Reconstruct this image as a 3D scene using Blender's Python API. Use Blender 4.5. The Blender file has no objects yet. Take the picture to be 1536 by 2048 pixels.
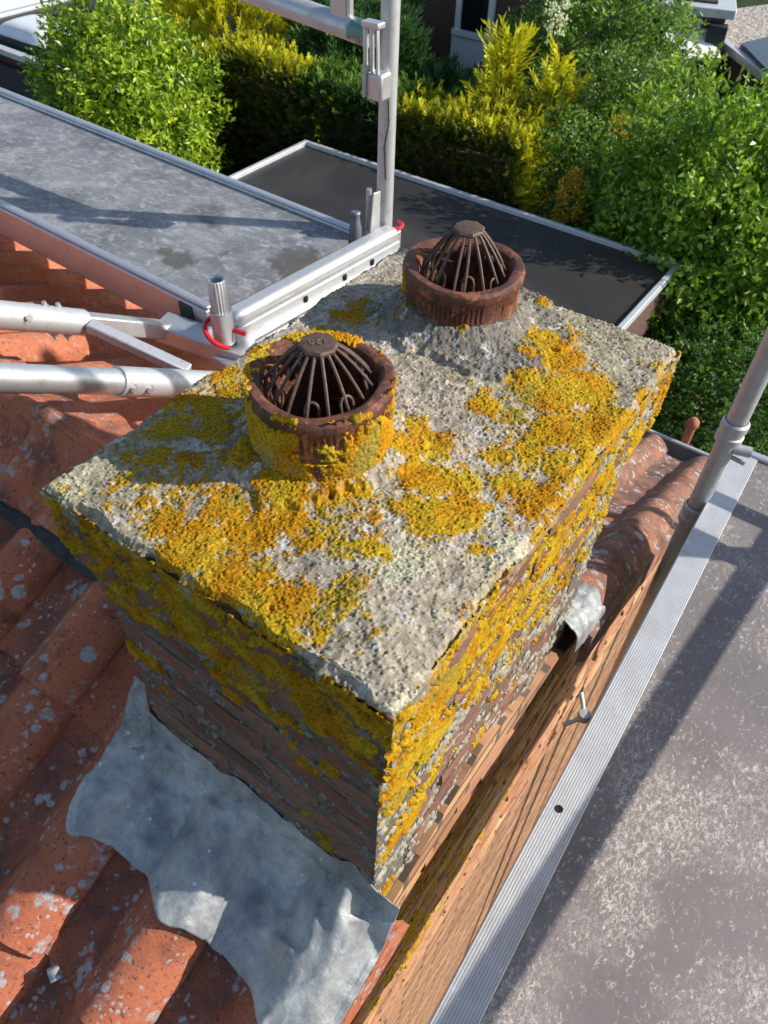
import bpy, bmesh, math, random
import numpy as np
from mathutils import Vector, Matrix
random.seed(7); rng = np.random.default_rng(11)
sc = bpy.context.scene
COL = sc.collection

# ------------------------------------------------------------------ camera
RC = np.array([[0.8129108127, 0.4397201225, -0.3818667626],
               [0.5816854800, -0.5808300460, 0.5694545285],
               [0.0286009258, -0.6850420947, -0.7279418353]])   # camera (right, down, forward) -> world
H = .68; FPX = 1535.; PP = np.array([768., 1024.])
cam_d = bpy.data.cameras.new('camera'); cam = bpy.data.objects.new('camera', cam_d); COL.objects.link(cam)
r, d, f = RC[:, 0], RC[:, 1], RC[:, 2]
cam.matrix_world = Matrix(((r[0], -d[0], -f[0], 0), (r[1], -d[1], -f[1], 0), (r[2], -d[2], -f[2], H), (0, 0, 0, 1)))
cam_d.sensor_fit = 'VERTICAL'; cam_d.sensor_height = 36; cam_d.sensor_width = 27
cam_d.lens = FPX / 2048 * 36
cam_d.clip_start = .02; cam_d.clip_end = 2000
cam_d.dof.use_dof = True; cam_d.dof.focus_distance = 1.08; cam_d.dof.aperture_fstop = 15
sc.camera = cam
# ------------------------------------------------------------------ sky, sun, exposure
AZ, EL = math.radians(31.5), math.radians(31.2)
SUN = Vector((math.cos(EL) * math.cos(AZ), math.cos(EL) * math.sin(AZ), math.sin(EL)))
wd = bpy.data.worlds.new('World'); sc.world = wd; wd.use_nodes = True
nt = wd.node_tree; bg = nt.nodes['Background']
sky = nt.nodes.new('ShaderNodeTexSky'); sky.sky_type = 'NISHITA'; sky.sun_disc = False
sky.sun_elevation = EL; sky.sun_rotation = math.pi / 2 - AZ; sky.air_density = 1.0; sky.dust_density = .8
nt.links.new(sky.outputs[0], bg.inputs[0]); bg.inputs[1].default_value = .14
sl = bpy.data.lights.new('sun', 'SUN'); sl.energy = 5.0; sl.angle = math.radians(.53); sl.color = (1, .945, .86)
so = bpy.data.objects.new('sun', sl); COL.objects.link(so); so.rotation_euler = SUN.to_track_quat('Z', 'Y').to_euler()
sc.view_settings.view_transform = 'Standard'; sc.view_settings.look = 'None'
sc.view_settings.exposure = .35; sc.view_settings.gamma = 1
sc.render.resolution_x = 768; sc.render.resolution_y = 1024

# pixel -> point helpers (the point's distance comes from the plane it lies on)
def ray(p): return RC @ np.array([p[0] - PP[0], p[1] - PP[1], FPX])
def pz(p, z): q = ray(p); return q * ((z - H) / q[2]) + np.array([0, 0, H])
def py(p, y): q = ray(p); return q * (y / q[1]) + np.array([0, 0, H])
def px(p, x): q = ray(p); return q * (x / q[0]) + np.array([0, 0, H])
def pplane(p, z0, y0, k):
    q = ray(p); t = (z0 - k * y0 - H) / (q[2] - k * q[1]); return q * t + np.array([0, 0, H])

# ------------------------------------------------------------------ numpy noise
def _h(ix, iy, s):
    n = (ix.astype(np.int64) * 374761393 + iy.astype(np.int64) * 668265263 + s * 1442695041) & 0xffffffff
    n = ((n ^ (n >> 13)) * 1274126177) & 0xffffffff
    n = ((n ^ (n >> 15)) * 2246822519) & 0xffffffff
    return ((n ^ (n >> 16)) & 0xffffff) / float(0xffffff)
def vn(x, y, s=0):
    ix, iy = np.floor(x), np.floor(y); fx, fy = x - ix, y - iy
    fx = fx * fx * (3 - 2 * fx); fy = fy * fy * (3 - 2 * fy)
    a, b = _h(ix, iy, s), _h(ix + 1, iy, s); c, e = _h(ix, iy + 1, s), _h(ix + 1, iy + 1, s)
    return (a + (b - a) * fx) * (1 - fy) + (c + (e - c) * fx) * fy
def fbm(x, y, o=4, s=0):
    t = np.zeros_like(x); a = .5; w = 0
    for i in range(o):
        t += a * vn(x * 2 ** i + 17.3 * i, y * 2 ** i + 9.1 * i, s + i * 7); w += a; a *= .5
    return t / w
def wor(x, y, s=0):
    ix, iy = np.floor(x), np.floor(y); best = np.full_like(x, 9.); bid = np.zeros_like(x)
    for dx in (-1, 0, 1):
        for dy in (-1, 0, 1):
            cx, cy = ix + dx, iy + dy
            d2 = (cx + _h(cx, cy, s) - x) ** 2 + (cy + _h(cx, cy, s + 5) - y) ** 2
            m = d2 < best; best = np.where(m, d2, best); bid = np.where(m, _h(cx, cy, s + 9), bid)
    return np.sqrt(best), bid
def sst(a, b, x): t = np.clip((x - a) / (b - a), 0, 1); return t * t * (3 - 2 * t)
def stretch(n): return np.clip((n - .5) * 1.9 + .5, 0, 1)

# ------------------------------------------------------------------ object helpers
def props(o, label=None, cat=None, group=None, kind=None):
    if label: o['label'] = label
    if cat: o['category'] = cat
    if group: o['group'] = group
    if kind: o['kind'] = kind
    return o
def thing(name, loc, label, cat, group=None):
    o = bpy.data.objects.new(name, None); o.empty_display_size = .05; COL.objects.link(o); o.location = loc
    return props(o, label, cat, group)
def wloc(o):
    v = Vector(o.location)
    return v
def setpar(o, parent):
    if parent is None: return
    o.parent = parent
    # every parent in this script is unrotated at its own origin, so its world place is the sum of locations
    off = Vector((0, 0, 0)); q = parent
    while q is not None:
        off += Vector(q.location) if q.parent is None else Vector(q.location) - PLOC(q.parent)
        q = q.parent
    o.matrix_parent_inverse = Matrix.Translation(-PLOC(parent))
def PLOC(o):     # world location (all children keep a pure-translation inverse, so location is already world)
    return Vector(o.location)
def link(name, me, mat, parent=None, smooth=False, kind=None):
    o = bpy.data.objects.new(name, me); COL.objects.link(o)
    if mat is not None and len(me.materials) == 0: me.materials.append(mat)
    if smooth: me.polygons.foreach_set('use_smooth', [True] * len(me.polygons))
    setpar(o, parent)
    if kind: o['kind'] = kind
    return o
def np_mesh(name, V, F, col=None, smooth=True, k=None):
    me = bpy.data.meshes.new(name); V = np.ascontiguousarray(V, np.float32); F = np.ascontiguousarray(F, np.int32)
    k = F.shape[1]; n = len(F)
    me.vertices.add(len(V)); me.vertices.foreach_set('co', V.ravel())
    me.loops.add(n * k); me.loops.foreach_set('vertex_index', F.ravel())
    me.polygons.add(n); me.polygons.foreach_set('loop_start', np.arange(n, dtype=np.int32) * k)
    me.polygons.foreach_set('use_smooth', np.full(n, smooth))
    if col is not None:
        a = me.color_attributes.new('Col', 'FLOAT_COLOR', 'POINT')
        c4 = np.ones((len(V), 4), np.float32); c4[:, :3] = col; a.data.foreach_set('color', c4.ravel())
    me.update(calc_edges=True); me.validate()
    return me
def grid_faces(nu, nv):
    i = np.arange(nu * nv).reshape(nu, nv)
    return np.stack([i[:-1, :-1], i[1:, :-1], i[1:, 1:], i[:-1, 1:]], -1).reshape(-1, 4)
class MB:
    def __init__(s): s.v = []; s.f = []
    def box(s, c, size, M=None):
        n = len(s.v); c = Vector(c)
        for x in (-.5, .5):
            for y in (-.5, .5):
                for z in (-.5, .5):
                    v = Vector((x * size[0], y * size[1], z * size[2]))
                    if M is not None: v = M @ v
                    s.v.append(tuple(c + v))
        for q in ((0, 1, 3, 2), (4, 6, 7, 5), (0, 4, 5, 1), (2, 3, 7, 6), (0, 2, 6, 4), (1, 5, 7, 3)):
            s.f.append(tuple(n + i for i in q))
        return s
    def beam(s, a, b, w, h, up=(0, 0, 1)):
        a, b = Vector(a), Vector(b); y = (b - a); L = y.length; y.normalize()
        x = y.cross(Vector(up)).normalized(); z = x.cross(y)
        M = Matrix((x, y, z)).transposed()
        return s.box((a + b) / 2, (w, L, h), M)
    def tube(s, path, rad, n=12, cap=True):
        P = [Vector(p) for p in path]; rings = []
        R_ = rad if hasattr(rad, '__len__') else [rad] * len(P)
        T0 = (P[1] - P[0]).normalized(); x = T0.orthogonal().normalized()
        for i, p in enumerate(P):
            t = ((P[min(i + 1, len(P) - 1)] - P[max(i - 1, 0)])).normalized()
            x = (x - t * x.dot(t)).normalized(); y = t.cross(x); b = len(s.v)
            for k in range(n):
                a = 2 * math.pi * k / n; s.v.append(tuple(p + (x * math.cos(a) + y * math.sin(a)) * R_[i]))
            rings.append(b)
        for i in range(len(P) - 1):
            for k in range(n):
                k2 = (k + 1) % n; s.f.append((rings[i] + k, rings[i] + k2, rings[i + 1] + k2, rings[i + 1] + k))
        if cap:
            s.f.append(tuple(rings[0] + k for k in reversed(range(n)))); s.f.append(tuple(rings[-1] + k for k in range(n)))
        return s
    def lathe(s, prof, c, n=48):
        b = len(s.v); m = len(prof)
        for (rr, zz) in prof:
            for k in range(n):
                a = 2 * math.pi * k / n; s.v.append((c[0] + rr * math.cos(a), c[1] + rr * math.sin(a), c[2] + zz))
        for i in range(m - 1):
            for k in range(n):
                k2 = (k + 1) % n; s.f.append((b + i * n + k, b + i * n + k2, b + (i + 1) * n + k2, b + (i + 1) * n + k))
        return s
    def prism(s, pts, z0, z1):
        b = len(s.v); n = len(pts)
        ar = sum(pts[i][0] * pts[(i + 1) % n][1] - pts[(i + 1) % n][0] * pts[i][1] for i in range(n))
        if ar < 0: pts = pts[::-1]
        for z in (z0, z1):
            for p in pts: s.v.append((p[0], p[1], z))
        s.f.append(tuple(b + i for i in reversed(range(n)))); s.f.append(tuple(b + n + i for i in range(n)))
        for i in range(n): j = (i + 1) % n; s.f.append((b + i, b + j, b + n + j, b + n + i))
        return s
    def build(s, name, mat, parent=None, smooth=False, bevel=0, kind=None, seg=2):
        me = bpy.data.meshes.new(name); me.from_pydata(s.v, [], s.f); me.update()
        o = link(name, me, mat, parent, smooth, kind)
        if bevel:
            m = o.modifiers.new('bevel', 'BEVEL'); m.width = bevel; m.segments = seg; m.limit_method = 'ANGLE'; m.angle_limit = math.radians(40)
        if smooth or bevel:
            me.polygons.foreach_set('use_smooth', [True] * len(me.polygons))
            try: me.set_sharp_from_angle(angle=math.radians(38))
            except Exception: pass
        return o

# ------------------------------------------------------------------ materials
def newmat(name):
    m = bpy.data.materials.new(name); m.use_nodes = True; t = m.node_tree
    return m, t, t.nodes['Principled BSDF']
class NB:                                   # tiny node builder
    def __init__(s, name): s.m, s.t, s.p = newmat(name); s.tc = s.t.nodes.new('ShaderNodeTexCoord')
    def n(s, typ, **k):
        nd = s.t.nodes.new(typ)
        for a, v in k.items(): setattr(nd, a, v)
        return nd
    def L(s, a, b): s.t.links.new(a, b)
    def coord(s, which='Object', scale=(1, 1, 1), rnd=False):
        o = s.tc.outputs[which]
        if rnd:
            oi = s.n('ShaderNodeObjectInfo'); mm = s.n('ShaderNodeVectorMath', operation='SCALE')
            cx = s.n('ShaderNodeCombineXYZ'); s.L(oi.outputs['Random'], cx.inputs[0]); s.L(oi.outputs['Random'], cx.inputs[2])
            s.L(cx.outputs[0], mm.inputs[0]); mm.inputs['Scale'].default_value = 37.
            ad = s.n('ShaderNodeVectorMath', operation='ADD'); s.L(o, ad.inputs[0]); s.L(mm.outputs[0], ad.inputs[1]); o = ad.outputs[0]
        mp = s.n('ShaderNodeMapping'); mp.inputs['Scale'].default_value = scale; s.L(o, mp.inputs[0]); return mp.outputs[0]
    def noise(s, co, scale, detail=4, rough=.6, dist=0):
        nd = s.n('ShaderNodeTexNoise'); nd.inputs['Scale'].default_value = scale; nd.inputs['Detail'].default_value = detail
        nd.inputs['Roughness'].default_value = rough; nd.inputs['Distortion'].default_value = dist; s.L(co, nd.inputs['Vector']); return nd.outputs[0]
    def vor(s, co, scale, out='Distance', feature='F1', rand=1):
        nd = s.n('ShaderNodeTexVoronoi', feature=feature); nd.inputs['Scale'].default_value = scale; nd.inputs['Randomness'].default_value = rand
        s.L(co, nd.inputs['Vector']); return nd.outputs[out]
    def ramp(s, fac, stops, interp='LINEAR'):
        nd = s.n('ShaderNodeValToRGB'); cr = nd.color_ramp; cr.interpolation = interp
        while len(cr.elements) > 1: cr.elements.remove(cr.elements[-1])
        for i, (p, c) in enumerate(stops):
            e = cr.elements[0] if i == 0 else cr.elements.new(p)
            e.position = p; e.color = (*c, 1) if hasattr(c, '__len__') else (c, c, c, 1)
        s.L(fac, nd.inputs[0]); return nd.outputs[0]
    def mix(s, fac, a, b, mode='MIX'):
        nd = s.n('ShaderNodeMix', data_type='RGBA', blend_type=mode)
        for i, v in ((0, fac), (6, a), (7, b)):
            if hasattr(v, 'links'): s.L(v, nd.inputs[i])
            elif i == 0: nd.inputs[0].default_value = v
            else: nd.inputs[i].default_value = (*v, 1) if len(v) == 3 else v
        return nd.outputs[2]
    def math(s, op, a, b=None):
        nd = s.n('ShaderNodeMath', operation=op)
        for i, v in ((0, a), (1, b)):
            if v is None: continue
            if hasattr(v, 'links'): s.L(v, nd.inputs[i])
            else: nd.inputs[i].default_value = v
        return nd.outputs[0]
    def rand(s): return s.n('ShaderNodeObjectInfo').outputs['Random']
    def attr(s, nm='Col'): a = s.n('ShaderNodeAttribute'); a.attribute_name = nm; return a.outputs['Color']
    def bump(s, h, dist=.002, strength=1.):
        b = s.n('ShaderNodeBump'); b.inputs['Distance'].default_value = dist; b.inputs['Strength'].default_value = strength
        s.L(h, b.inputs['Height']); s.L(b.outputs[0], s.p.inputs['Normal']); return b
    def out(s, col=None, rough=.8, metal=0, spec=.5):
        if col is not None:
            if hasattr(col, 'links'): s.L(col, s.p.inputs['Base Color'])
            else: s.p.inputs['Base Color'].default_value = (*col, 1)
        if hasattr(rough, 'links'): s.L(rough, s.p.inputs['Roughness'])
        else: s.p.inputs['Roughness'].default_value = rough
        if hasattr(metal, 'links'): s.L(metal, s.p.inputs['Metallic'])
        else: s.p.inputs['Metallic'].default_value = metal
        s.p.inputs['Specular IOR Level'].default_value = spec
        return s.m
M = {}
def m_crust():
    b = NB('lichen_crust'); co = b.coord(); c = b.attr()
    n = b.noise(co, 900, 3); c2 = b.mix(1, c, b.ramp(n, [(.25, (.6, .6, .6)), (.75, (1.3, 1.3, 1.3))]), 'MULTIPLY')
    b.bump(b.noise(co, 700, 3, .7), .0012, .7); return b.out(c2, .95, 0, .1)
M['crust'] = m_crust()
def m_slab():
    b = NB('weathered_mortar'); co = b.coord(); c = b.attr()
    n = b.noise(co, 420, 5, .75); c2 = b.mix(1, c, b.ramp(n, [(.3, (.55, .55, .55)), (.72, (1.35, 1.35, 1.35))]), 'MULTIPLY')
    b.bump(b.noise(co, 520, 4, .75), .0016, .8); return b.out(c2, .95, 0, .15)
M['slab'] = m_slab()
def m_brick():
    b = NB('old_brick'); co = b.coord('Object', rnd=True); r_ = b.rand()
    base = b.ramp(r_, [(0, (.15, .07, .05)), (.3, (.21, .095, .065)), (.55, (.24, .125, .085)), (.8, (.17, .085, .065)), (1, (.27, .14, .095))])
    c = b.mix(b.ramp(b.noise(co, 30, 6, .7), [(.45, 0), (.68, .8)]), base, (.075, .06, .05)); c = b.mix(b.ramp(b.noise(co, 160, 4, .7), [(.58, 0), (.68, .6)]), c, (.30, .25, .20))
    b.bump(b.noise(co, 150, 6, .75), .003, .8); return b.out(c, .95, 0, .15)
M['brick'] = m_brick()
def m_wallbrick():
    b = NB('gable_brick'); co = b.coord('Object', rnd=True); r_ = b.rand()
    base = b.ramp(r_, [(0, (.36, .17, .09)), (.25, (.50, .28, .15)), (.5, (.40, .18, .11)), (.75, (.56, .36, .19)), (1, (.34, .15, .095))])
    c = b.mix(b.ramp(b.noise(co, 28, 6, .7), [(.5, 0), (.7, .65)]), base, (.19, .11, .08)); c = b.mix(b.ramp(b.noise(co, 12, 4, .6), [(.62, 0), (.7, .8)]), c, (.10, .075, .06))
    b.bump(b.noise(co, 140, 5, .7), .003, .8); return b.out(c, .93, 0, .15)
M['gbrick'] = m_wallbrick()
def m_plain(name, col, rough=.8, metal=0, ns=30, var=.25, bump=0, bs=60, spec=.4):
    b = NB(name); co = b.coord(); n = b.noise(co, ns, 5, .65)
    lo = tuple(max(0, x * (1 - var)) for x in col); hi = tuple(min(1, x * (1 + var)) for x in col)
    c = b.ramp(n, [(.3, lo), (.7, hi)])
    if bump: b.bump(b.noise(co, bs, 5, .7), bump, .7)
    return b.out(c, rough, metal, spec)
M['mortar'] = m_plain('old_mortar', (.14, .122, .10), .97, 0, 60, .4, .004, 200, .1)
M['wmortar'] = m_plain('wall_mortar', (.26, .19, .13), .97, 0, 40, .35, .004, 200, .1)
def m_wall_far():
    b = NB('gable_wall_brickwork'); co = b.tc.outputs['Object']
    mp = b.n('ShaderNodeMapping'); mp.inputs['Rotation'].default_value = (0, math.radians(90), math.radians(90)); b.L(co, mp.inputs[0])
    # courses run along Y, rise along Z
    sx = b.n('ShaderNodeSeparateXYZ'); b.L(co, sx.inputs[0]); cx = b.n('ShaderNodeCombineXYZ'); b.L(sx.outputs[1], cx.inputs[0]); b.L(sx.outputs[2], cx.inputs[1])
    br = b.n('ShaderNodeTexBrick'); b.L(cx.outputs[0], br.inputs['Vector']); br.inputs['Scale'].default_value = 1
    br.inputs['Brick Width'].default_value = .21; br.inputs['Row Height'].default_value = .062; br.inputs['Mortar Size'].default_value = .009
    br.inputs['Color1'].default_value = (.54, .31, .16, 1); br.inputs['Color2'].default_value = (.31, .13, .075, 1); br.inputs['Mortar'].default_value = (.13, .095, .07, 1)
    c = b.mix(b.ramp(b.noise(cx.outputs[0], 6, 5), [(.45, 0), (.7, .8)]), br.outputs[0], (.20, .12, .085)); c = b.mix(b.ramp(b.noise(cx.outputs[0], 26, 5, .7), [(.58, 0), (.66, .8)]), c, (.08, .055, .04))
    b.bump(br.outputs['Fac'], -.006, .6); return b.out(c, .93, 0, .15)
M['gwall'] = m_wall_far()
def m_house_brick(name, c1, c2):
    b = NB(name); co = b.tc.outputs['Object']; sx = b.n('ShaderNodeSeparateXYZ'); b.L(co, sx.inputs[0])
    cx = b.n('ShaderNodeCombineXYZ'); b.L(b.math('ADD', sx.outputs[0], sx.outputs[1]), cx.inputs[0]); b.L(sx.outputs[2], cx.inputs[1])
    br = b.n('ShaderNodeTexBrick'); b.L(cx.outputs[0], br.inputs['Vector']); br.inputs['Scale'].default_value = 1
    br.inputs['Brick Width'].default_value = .22; br.inputs['Row Height'].default_value = .065; br.inputs['Mortar Size'].default_value = .008
    br.inputs['Color1'].default_value = (*c1, 1); br.inputs['Color2'].default_value = (*c2, 1); br.inputs['Mortar'].default_value = (.16, .13, .11, 1)
    return b.out(br.outputs[0], .9, 0, .2)
M['hbrick'] = m_house_brick('house_brickwork', (.12, .055, .04), (.09, .045, .035))
def m_tile(name, stain=.5, gspots=1.0, old=0):
    b = NB(name); co = b.coord('Object', rnd=True); r_ = b.rand()
    base = b.ramp(r_, [(0, (.44, .115, .052)), (.35, (.52, .15, .065)), (.65, (.40, .105, .053)), (1, (.48, .155, .08))])
    n0 = b.noise(co, 7, 3, .6, .3); base = b.mix(b.ramp(n0, [(.3, 0), (.75, .55)]), base, (.50, .20, .115))
    if old: base = b.mix(b.ramp(b.noise(co, 16, 6, .7), [(.35, .25), (.6, .9)]), base, (.17, .115, .085))
    n1 = b.noise(co, 9, 7, .72); c = b.mix(b.ramp(n1, [(.5 , 0), (.66, stain)]), base, (.085, .045, .038))
    n2 = b.noise(co, 130, 4, .7); c = b.mix(b.ramp(n2, [(.56, 0), (.66, .85)]), c, (.05, .035, .03)); c = b.mix(b.ramp(b.noise(co, 420, 3, .7), [(.55, 0), (.7, .6)]), c, (.10, .05, .035))
    sxx = b.n('ShaderNodeSeparateXYZ'); b.L(b.tc.outputs['Object'], sxx.inputs[0]); ax_ = b.math('ABSOLUTE', sxx.outputs[0])
    pan = b.ramp(ax_, [(.0, .5), (.03, .9), (.075, .75), (.12, 0)]); pn = b.ramp(b.noise(co, 6, 4, .6, .4), [(.42, 0), (.60, 1)])
    c = b.mix(b.math('MULTIPLY', b.math('MULTIPLY', pan, pn), stain), c, (.055, .048, .05))
    # grey lichen rosettes: cells with ragged edges
    dn = b.noise(co, 90, 3, .6); dv = b.n('ShaderNodeVectorMath', operation='MULTIPLY_ADD'); b.L(dn, dv.inputs[0]); dv.inputs[1].default_value = (.012, .012, .012); b.L(co, dv.inputs[2])
    for sc_, th, cc, dens in ((22, .40, (.36, .39, .39), .535), (40, .40, (.40, .41, .40), .54), (75, .36, (.42, .42, .41), .56), (19, .34, (.50, .29, .02), .66)):
        v = b.vor(dv.outputs[0], sc_); reg = b.noise(co, 9 + sc_ * .05, 4, .65)
        k = b.math('MULTIPLY', b.ramp(v, [(th - .07, 1), (th, 0)]), b.ramp(reg, [(dens, 0), (dens + .05, gspots)]))
        k = b.math('MULTIPLY', k, b.ramp(b.noise(co, 260, 3, .7), [(.36, .15), (.5, 1)])); c = b.mix(k, c, cc)
    b.bump(b.noise(co, 150, 7, .8), .0035, .8); return b.out(c, .82, 0, .3)
M['tile'] = m_tile('clay_pantile', .7, 1.0)
M['tile_far'] = m_tile('clay_pantile_cleaner', .45, .35)  # same clay with weaker stain and fewer lichen spots
M['tile_old'] = m_tile('clay_pantile_weathered', .8, .9, 1)
M['ridge'] = m_tile('clay_ridge_tile', .8, .5)
def m_pot():
    b = NB('salt_glazed_clay'); co = b.coord('Object', rnd=True)
    n = b.noise(co, 26, 6, .7); c = b.ramp(n, [(.28, (.035, .018, .014)), (.45, (.085, .030, .018)), (.6, (.16, .055, .028)), (.78, (.34, .13, .06))])
    c = b.mix(b.ramp(b.noise(co, 90, 5, .7), [(.55, 0), (.68, .75)]), c, (.045, .035, .03))
    c = b.mix(b.ramp(b.noise(co, 34, 7, .75, .6), [(.53, 0), (.60, .85)]), c, (.36, .12, .05)); c = b.mix(b.ramp(b.noise(co, 240, 4, .7), [(.6, 0), (.7, .7)]), c, (.03, .022, .02))
    b.bump(b.noise(co, 90, 7, .78), .003, .8); return b.out(c, .58, 0, .4)
M['pot'] = m_pot()
def m_rust():
    b = NB('brown_rusted_steel'); co = b.coord(); n = b.noise(co, 160, 5, .7)
    c = b.ramp(n, [(.3, (.055, .034, .026)), (.6, (.12, .072, .052)), (.8, (.20, .125, .09))])
    b.bump(b.noise(co, 400, 4), .0006, .7); return b.out(c, .62, .25, .5)
M['rust'] = m_rust()
M['near_black'] = m_plain('near_black_matt', (.012, .010, .009), .98, 0, 60, .4)  # near-black for painted dark depths and the stripe on the post
def m_alu(name, col=(.56, .57, .58), rough=.38, metal=.85, dirt=.5, stain=None):
    b = NB(name); co = b.coord(); n = b.noise(co, 14, 6, .7)
    c = b.mix(b.ramp(n, [(.45, 0), (.75, dirt)]), col, (.42, .41, .39)); s = b.noise(b.coord(scale=(1, 1, 6)), 90, 4)
    c = b.mix(b.ramp(s, [(.6, 0), (.72, dirt * .7)]), c, (.78, .78, .77))
    c = b.mix(b.ramp(b.noise(co, 38, 7, .75), [(.54, 0), (.66, dirt)]), c, (.30, .295, .285))
    if stain is not None:
        dn_ = b.n('ShaderNodeVectorMath', operation='DISTANCE'); b.L(co, dn_.inputs[0]); dn_.inputs[1].default_value = tuple(stain)
        k_ = b.math('ADD', b.ramp(dn_.outputs['Value'], [(0, 1), (.09, 0)]), b.math('MULTIPLY', b.math('SUBTRACT', b.noise(co, 45, 5, .7), .5), 1.2)); c = b.mix(b.ramp(k_, [(.5, 0), (.7, .75)]), c, (.02, .17, .13))
    rg = b.ramp(n, [(.3, rough), (.7, rough + .2)]); b.bump(b.noise(co, 260, 3), .0004, .5); return b.out(c, rg, metal)
M['alu'] = m_alu('dull_aluminium', metal=.6, rough=.4); M['alu_b'] = m_alu('bright_aluminium', (.62, .63, .64), .34, .8, .4)
M['galv'] = m_alu('galvanised_steel', (.46, .46, .46), .48, .6, .6)
def m_ribbed():
    b = NB('ribbed_aluminium'); co = b.coord(); n = b.noise(co, 18, 6, .7)
    c = b.mix(b.ramp(n, [(.42, 0), (.7, .7)]), (.52, .53, .54), (.40, .39, .38)); c = b.mix(b.ramp(b.noise(co, 75, 5, .7), [(.6, 0), (.7, .7)]), c, (.66, .66, .65))
    b.bump(b.noise(co, 300, 3), .0005, .5); return b.out(c, .5, .55)
M['ribbed'] = m_ribbed()
def m_deck():
    b = NB('brown_coated_plywood'); co = b.coord(); n = b.noise(co, 4, 6, .7)
    c = b.ramp(n, [(.3, (.155, .135, .128)), (.7, (.225, .195, .185))])
    mesh_ = b.n('ShaderNodeTexChecker'); mesh_.inputs['Scale'].default_value = 420; b.L(co, mesh_.inputs[0]); c = b.mix(.10, c, mesh_.outputs[0], 'OVERLAY')
    reg = b.noise(co, 4.2, 4, .6)
    for wp_, wr in ((pz((1370, 1580), -.75), .16), (pz((1230, 1800), -.75), .13), (pz((1300, 1700), -.75), .10)):
        dn_ = b.n('ShaderNodeVectorMath', operation='DISTANCE'); b.L(co, dn_.inputs[0]); dn_.inputs[1].default_value = tuple(wp_)
        reg = b.math('ADD', reg, b.math('MULTIPLY', b.ramp(dn_.outputs['Value'], [(0, 1), (wr, 0)]), .20))
    m1 = b.math('MULTIPLY', b.ramp(b.noise(b.coord(scale=(1, .6, 1)), 105, 6, .8, .5), [(.57, 0), (.61, 1)]), b.ramp(reg, [(.38, .3), (.58, 1)]))
    c = b.mix(m1, c, (.56, .51, .45))
    m2 = b.math('MULTIPLY', b.ramp(b.noise(b.coord(scale=(1, .55, 1)), 150, 9, .9, .6), [(.50, 0), (.56, .9)]), b.ramp(reg, [(.50, 0), (.66, 1)])); c = b.mix(m2, c, (.60, .54, .47))
    v = b.vor(co, 16); c = b.mix(b.ramp(v, [(.025, .9), (.04, 0)]), c, (.7, .67, .6))
    b.bump(b.noise(co, 500, 2), .0005, .5); return b.out(c, .62, 0, .35)
M['deck'] = m_deck()
def m_deckL():
    b = NB('scuffed_grey_decking'); co = b.coord(); n = b.noise(co, 5, 6, .72, .5)
    c = b.ramp(n, [(.3, (.10, .10, .105)), (.55, (.21, .21, .215)), (.75, (.36, .36, .355))])
    c = b.mix(b.ramp(b.noise(b.coord(scale=(1, 1.6, 1)), 22, 8, .8, .8), [(.50, 0), (.64, .75)]), c, (.46, .46, .455))
    c = b.mix(b.ramp(b.noise(co, 3.1, 4, .6), [(.60, 0), (.68, .8)]), c, (.075, .07, .06))
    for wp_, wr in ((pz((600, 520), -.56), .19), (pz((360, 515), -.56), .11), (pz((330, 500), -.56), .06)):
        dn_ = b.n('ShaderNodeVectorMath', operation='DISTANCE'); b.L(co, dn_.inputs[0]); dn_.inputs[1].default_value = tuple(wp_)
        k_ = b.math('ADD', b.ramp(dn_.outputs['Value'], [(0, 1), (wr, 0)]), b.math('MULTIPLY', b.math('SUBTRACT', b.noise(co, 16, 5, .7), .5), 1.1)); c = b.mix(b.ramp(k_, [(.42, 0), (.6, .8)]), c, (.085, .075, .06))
    b.bump(b.noise(co, 300, 3), .0006, .5); return b.out(c, .5, .15, .5)
M['deckL'] = m_deckL()
def m_lead():
    b = NB('weathered_lead'); co = b.coord(); n = b.noise(co, 8, 7, .72, .2)
    c = b.ramp(n, [(.32, (.14, .145, .15)), (.5, (.29, .30, .30)), (.66, (.50, .505, .50))])
    c = b.mix(b.ramp(b.noise(co, 40, 6, .7), [(.55, 0), (.7, .5)]), c, (.36, .33, .28)); c = b.mix(b.ramp(b.noise(co, 6, 3), [(.55, 0), (.7, .45)]), c, (.10, .115, .13))
    c = b.mix(b.ramp(b.noise(b.coord(scale=(1, 2.2, 1)), 130, 6, .75, .3), [(.56, 0), (.68, .55)]), c, (.50, .52, .53))
    c = b.mix(b.ramp(b.noise(co, 210, 5, .7), [(.62, 0), (.70, .6)]), c, (.09, .095, .10)); vv_ = b.vor(co, 21); c = b.mix(b.ramp(vv_, [(.05, .9), (.09, 0)]), c, (.66, .66, .63))
    b.bump(b.noise(co, 70, 6, .65), .0035, .6); return b.out(c, .5, .3, .5)
M['lead'] = m_lead()
M['red'] = m_plain('red_plastic_coat', (.62, .02, .025), .4, 0, 60, .15)
M['green'] = m_plain('green_sticker', (.012, .075, .055), .5, 0, 40, .2)
M['zinc'] = m_plain('grey_zinc_gutter', (.17, .19, .21), .5, .4, 8, .2)
M['trim'] = m_plain('pale_roof_trim', (.60, .62, .64), .45, .4, 6, .12)
def m_epdm():
    b = NB('black_rubber_roofing'); co = b.coord(); n = b.noise(co, .5, 5, .6, .5)
    c = b.ramp(n, [(.3, (.016, .015, .015)), (.5, (.03, .027, .024)), (.7, (.055, .049, .043))]); return b.out(c, .6, 0, .4)
M['epdm'] = m_epdm()
M['white'] = m_plain('white_paint', (.78, .78, .77), .5, 0, 3, .05)
M['dome'] = m_plain('frosted_acrylic', (.70, .71, .73), .25, 0, 3, .05)
M['dark'] = m_plain('dark_glass', (.012, .016, .018), .12, 0, 3, .2)
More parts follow.
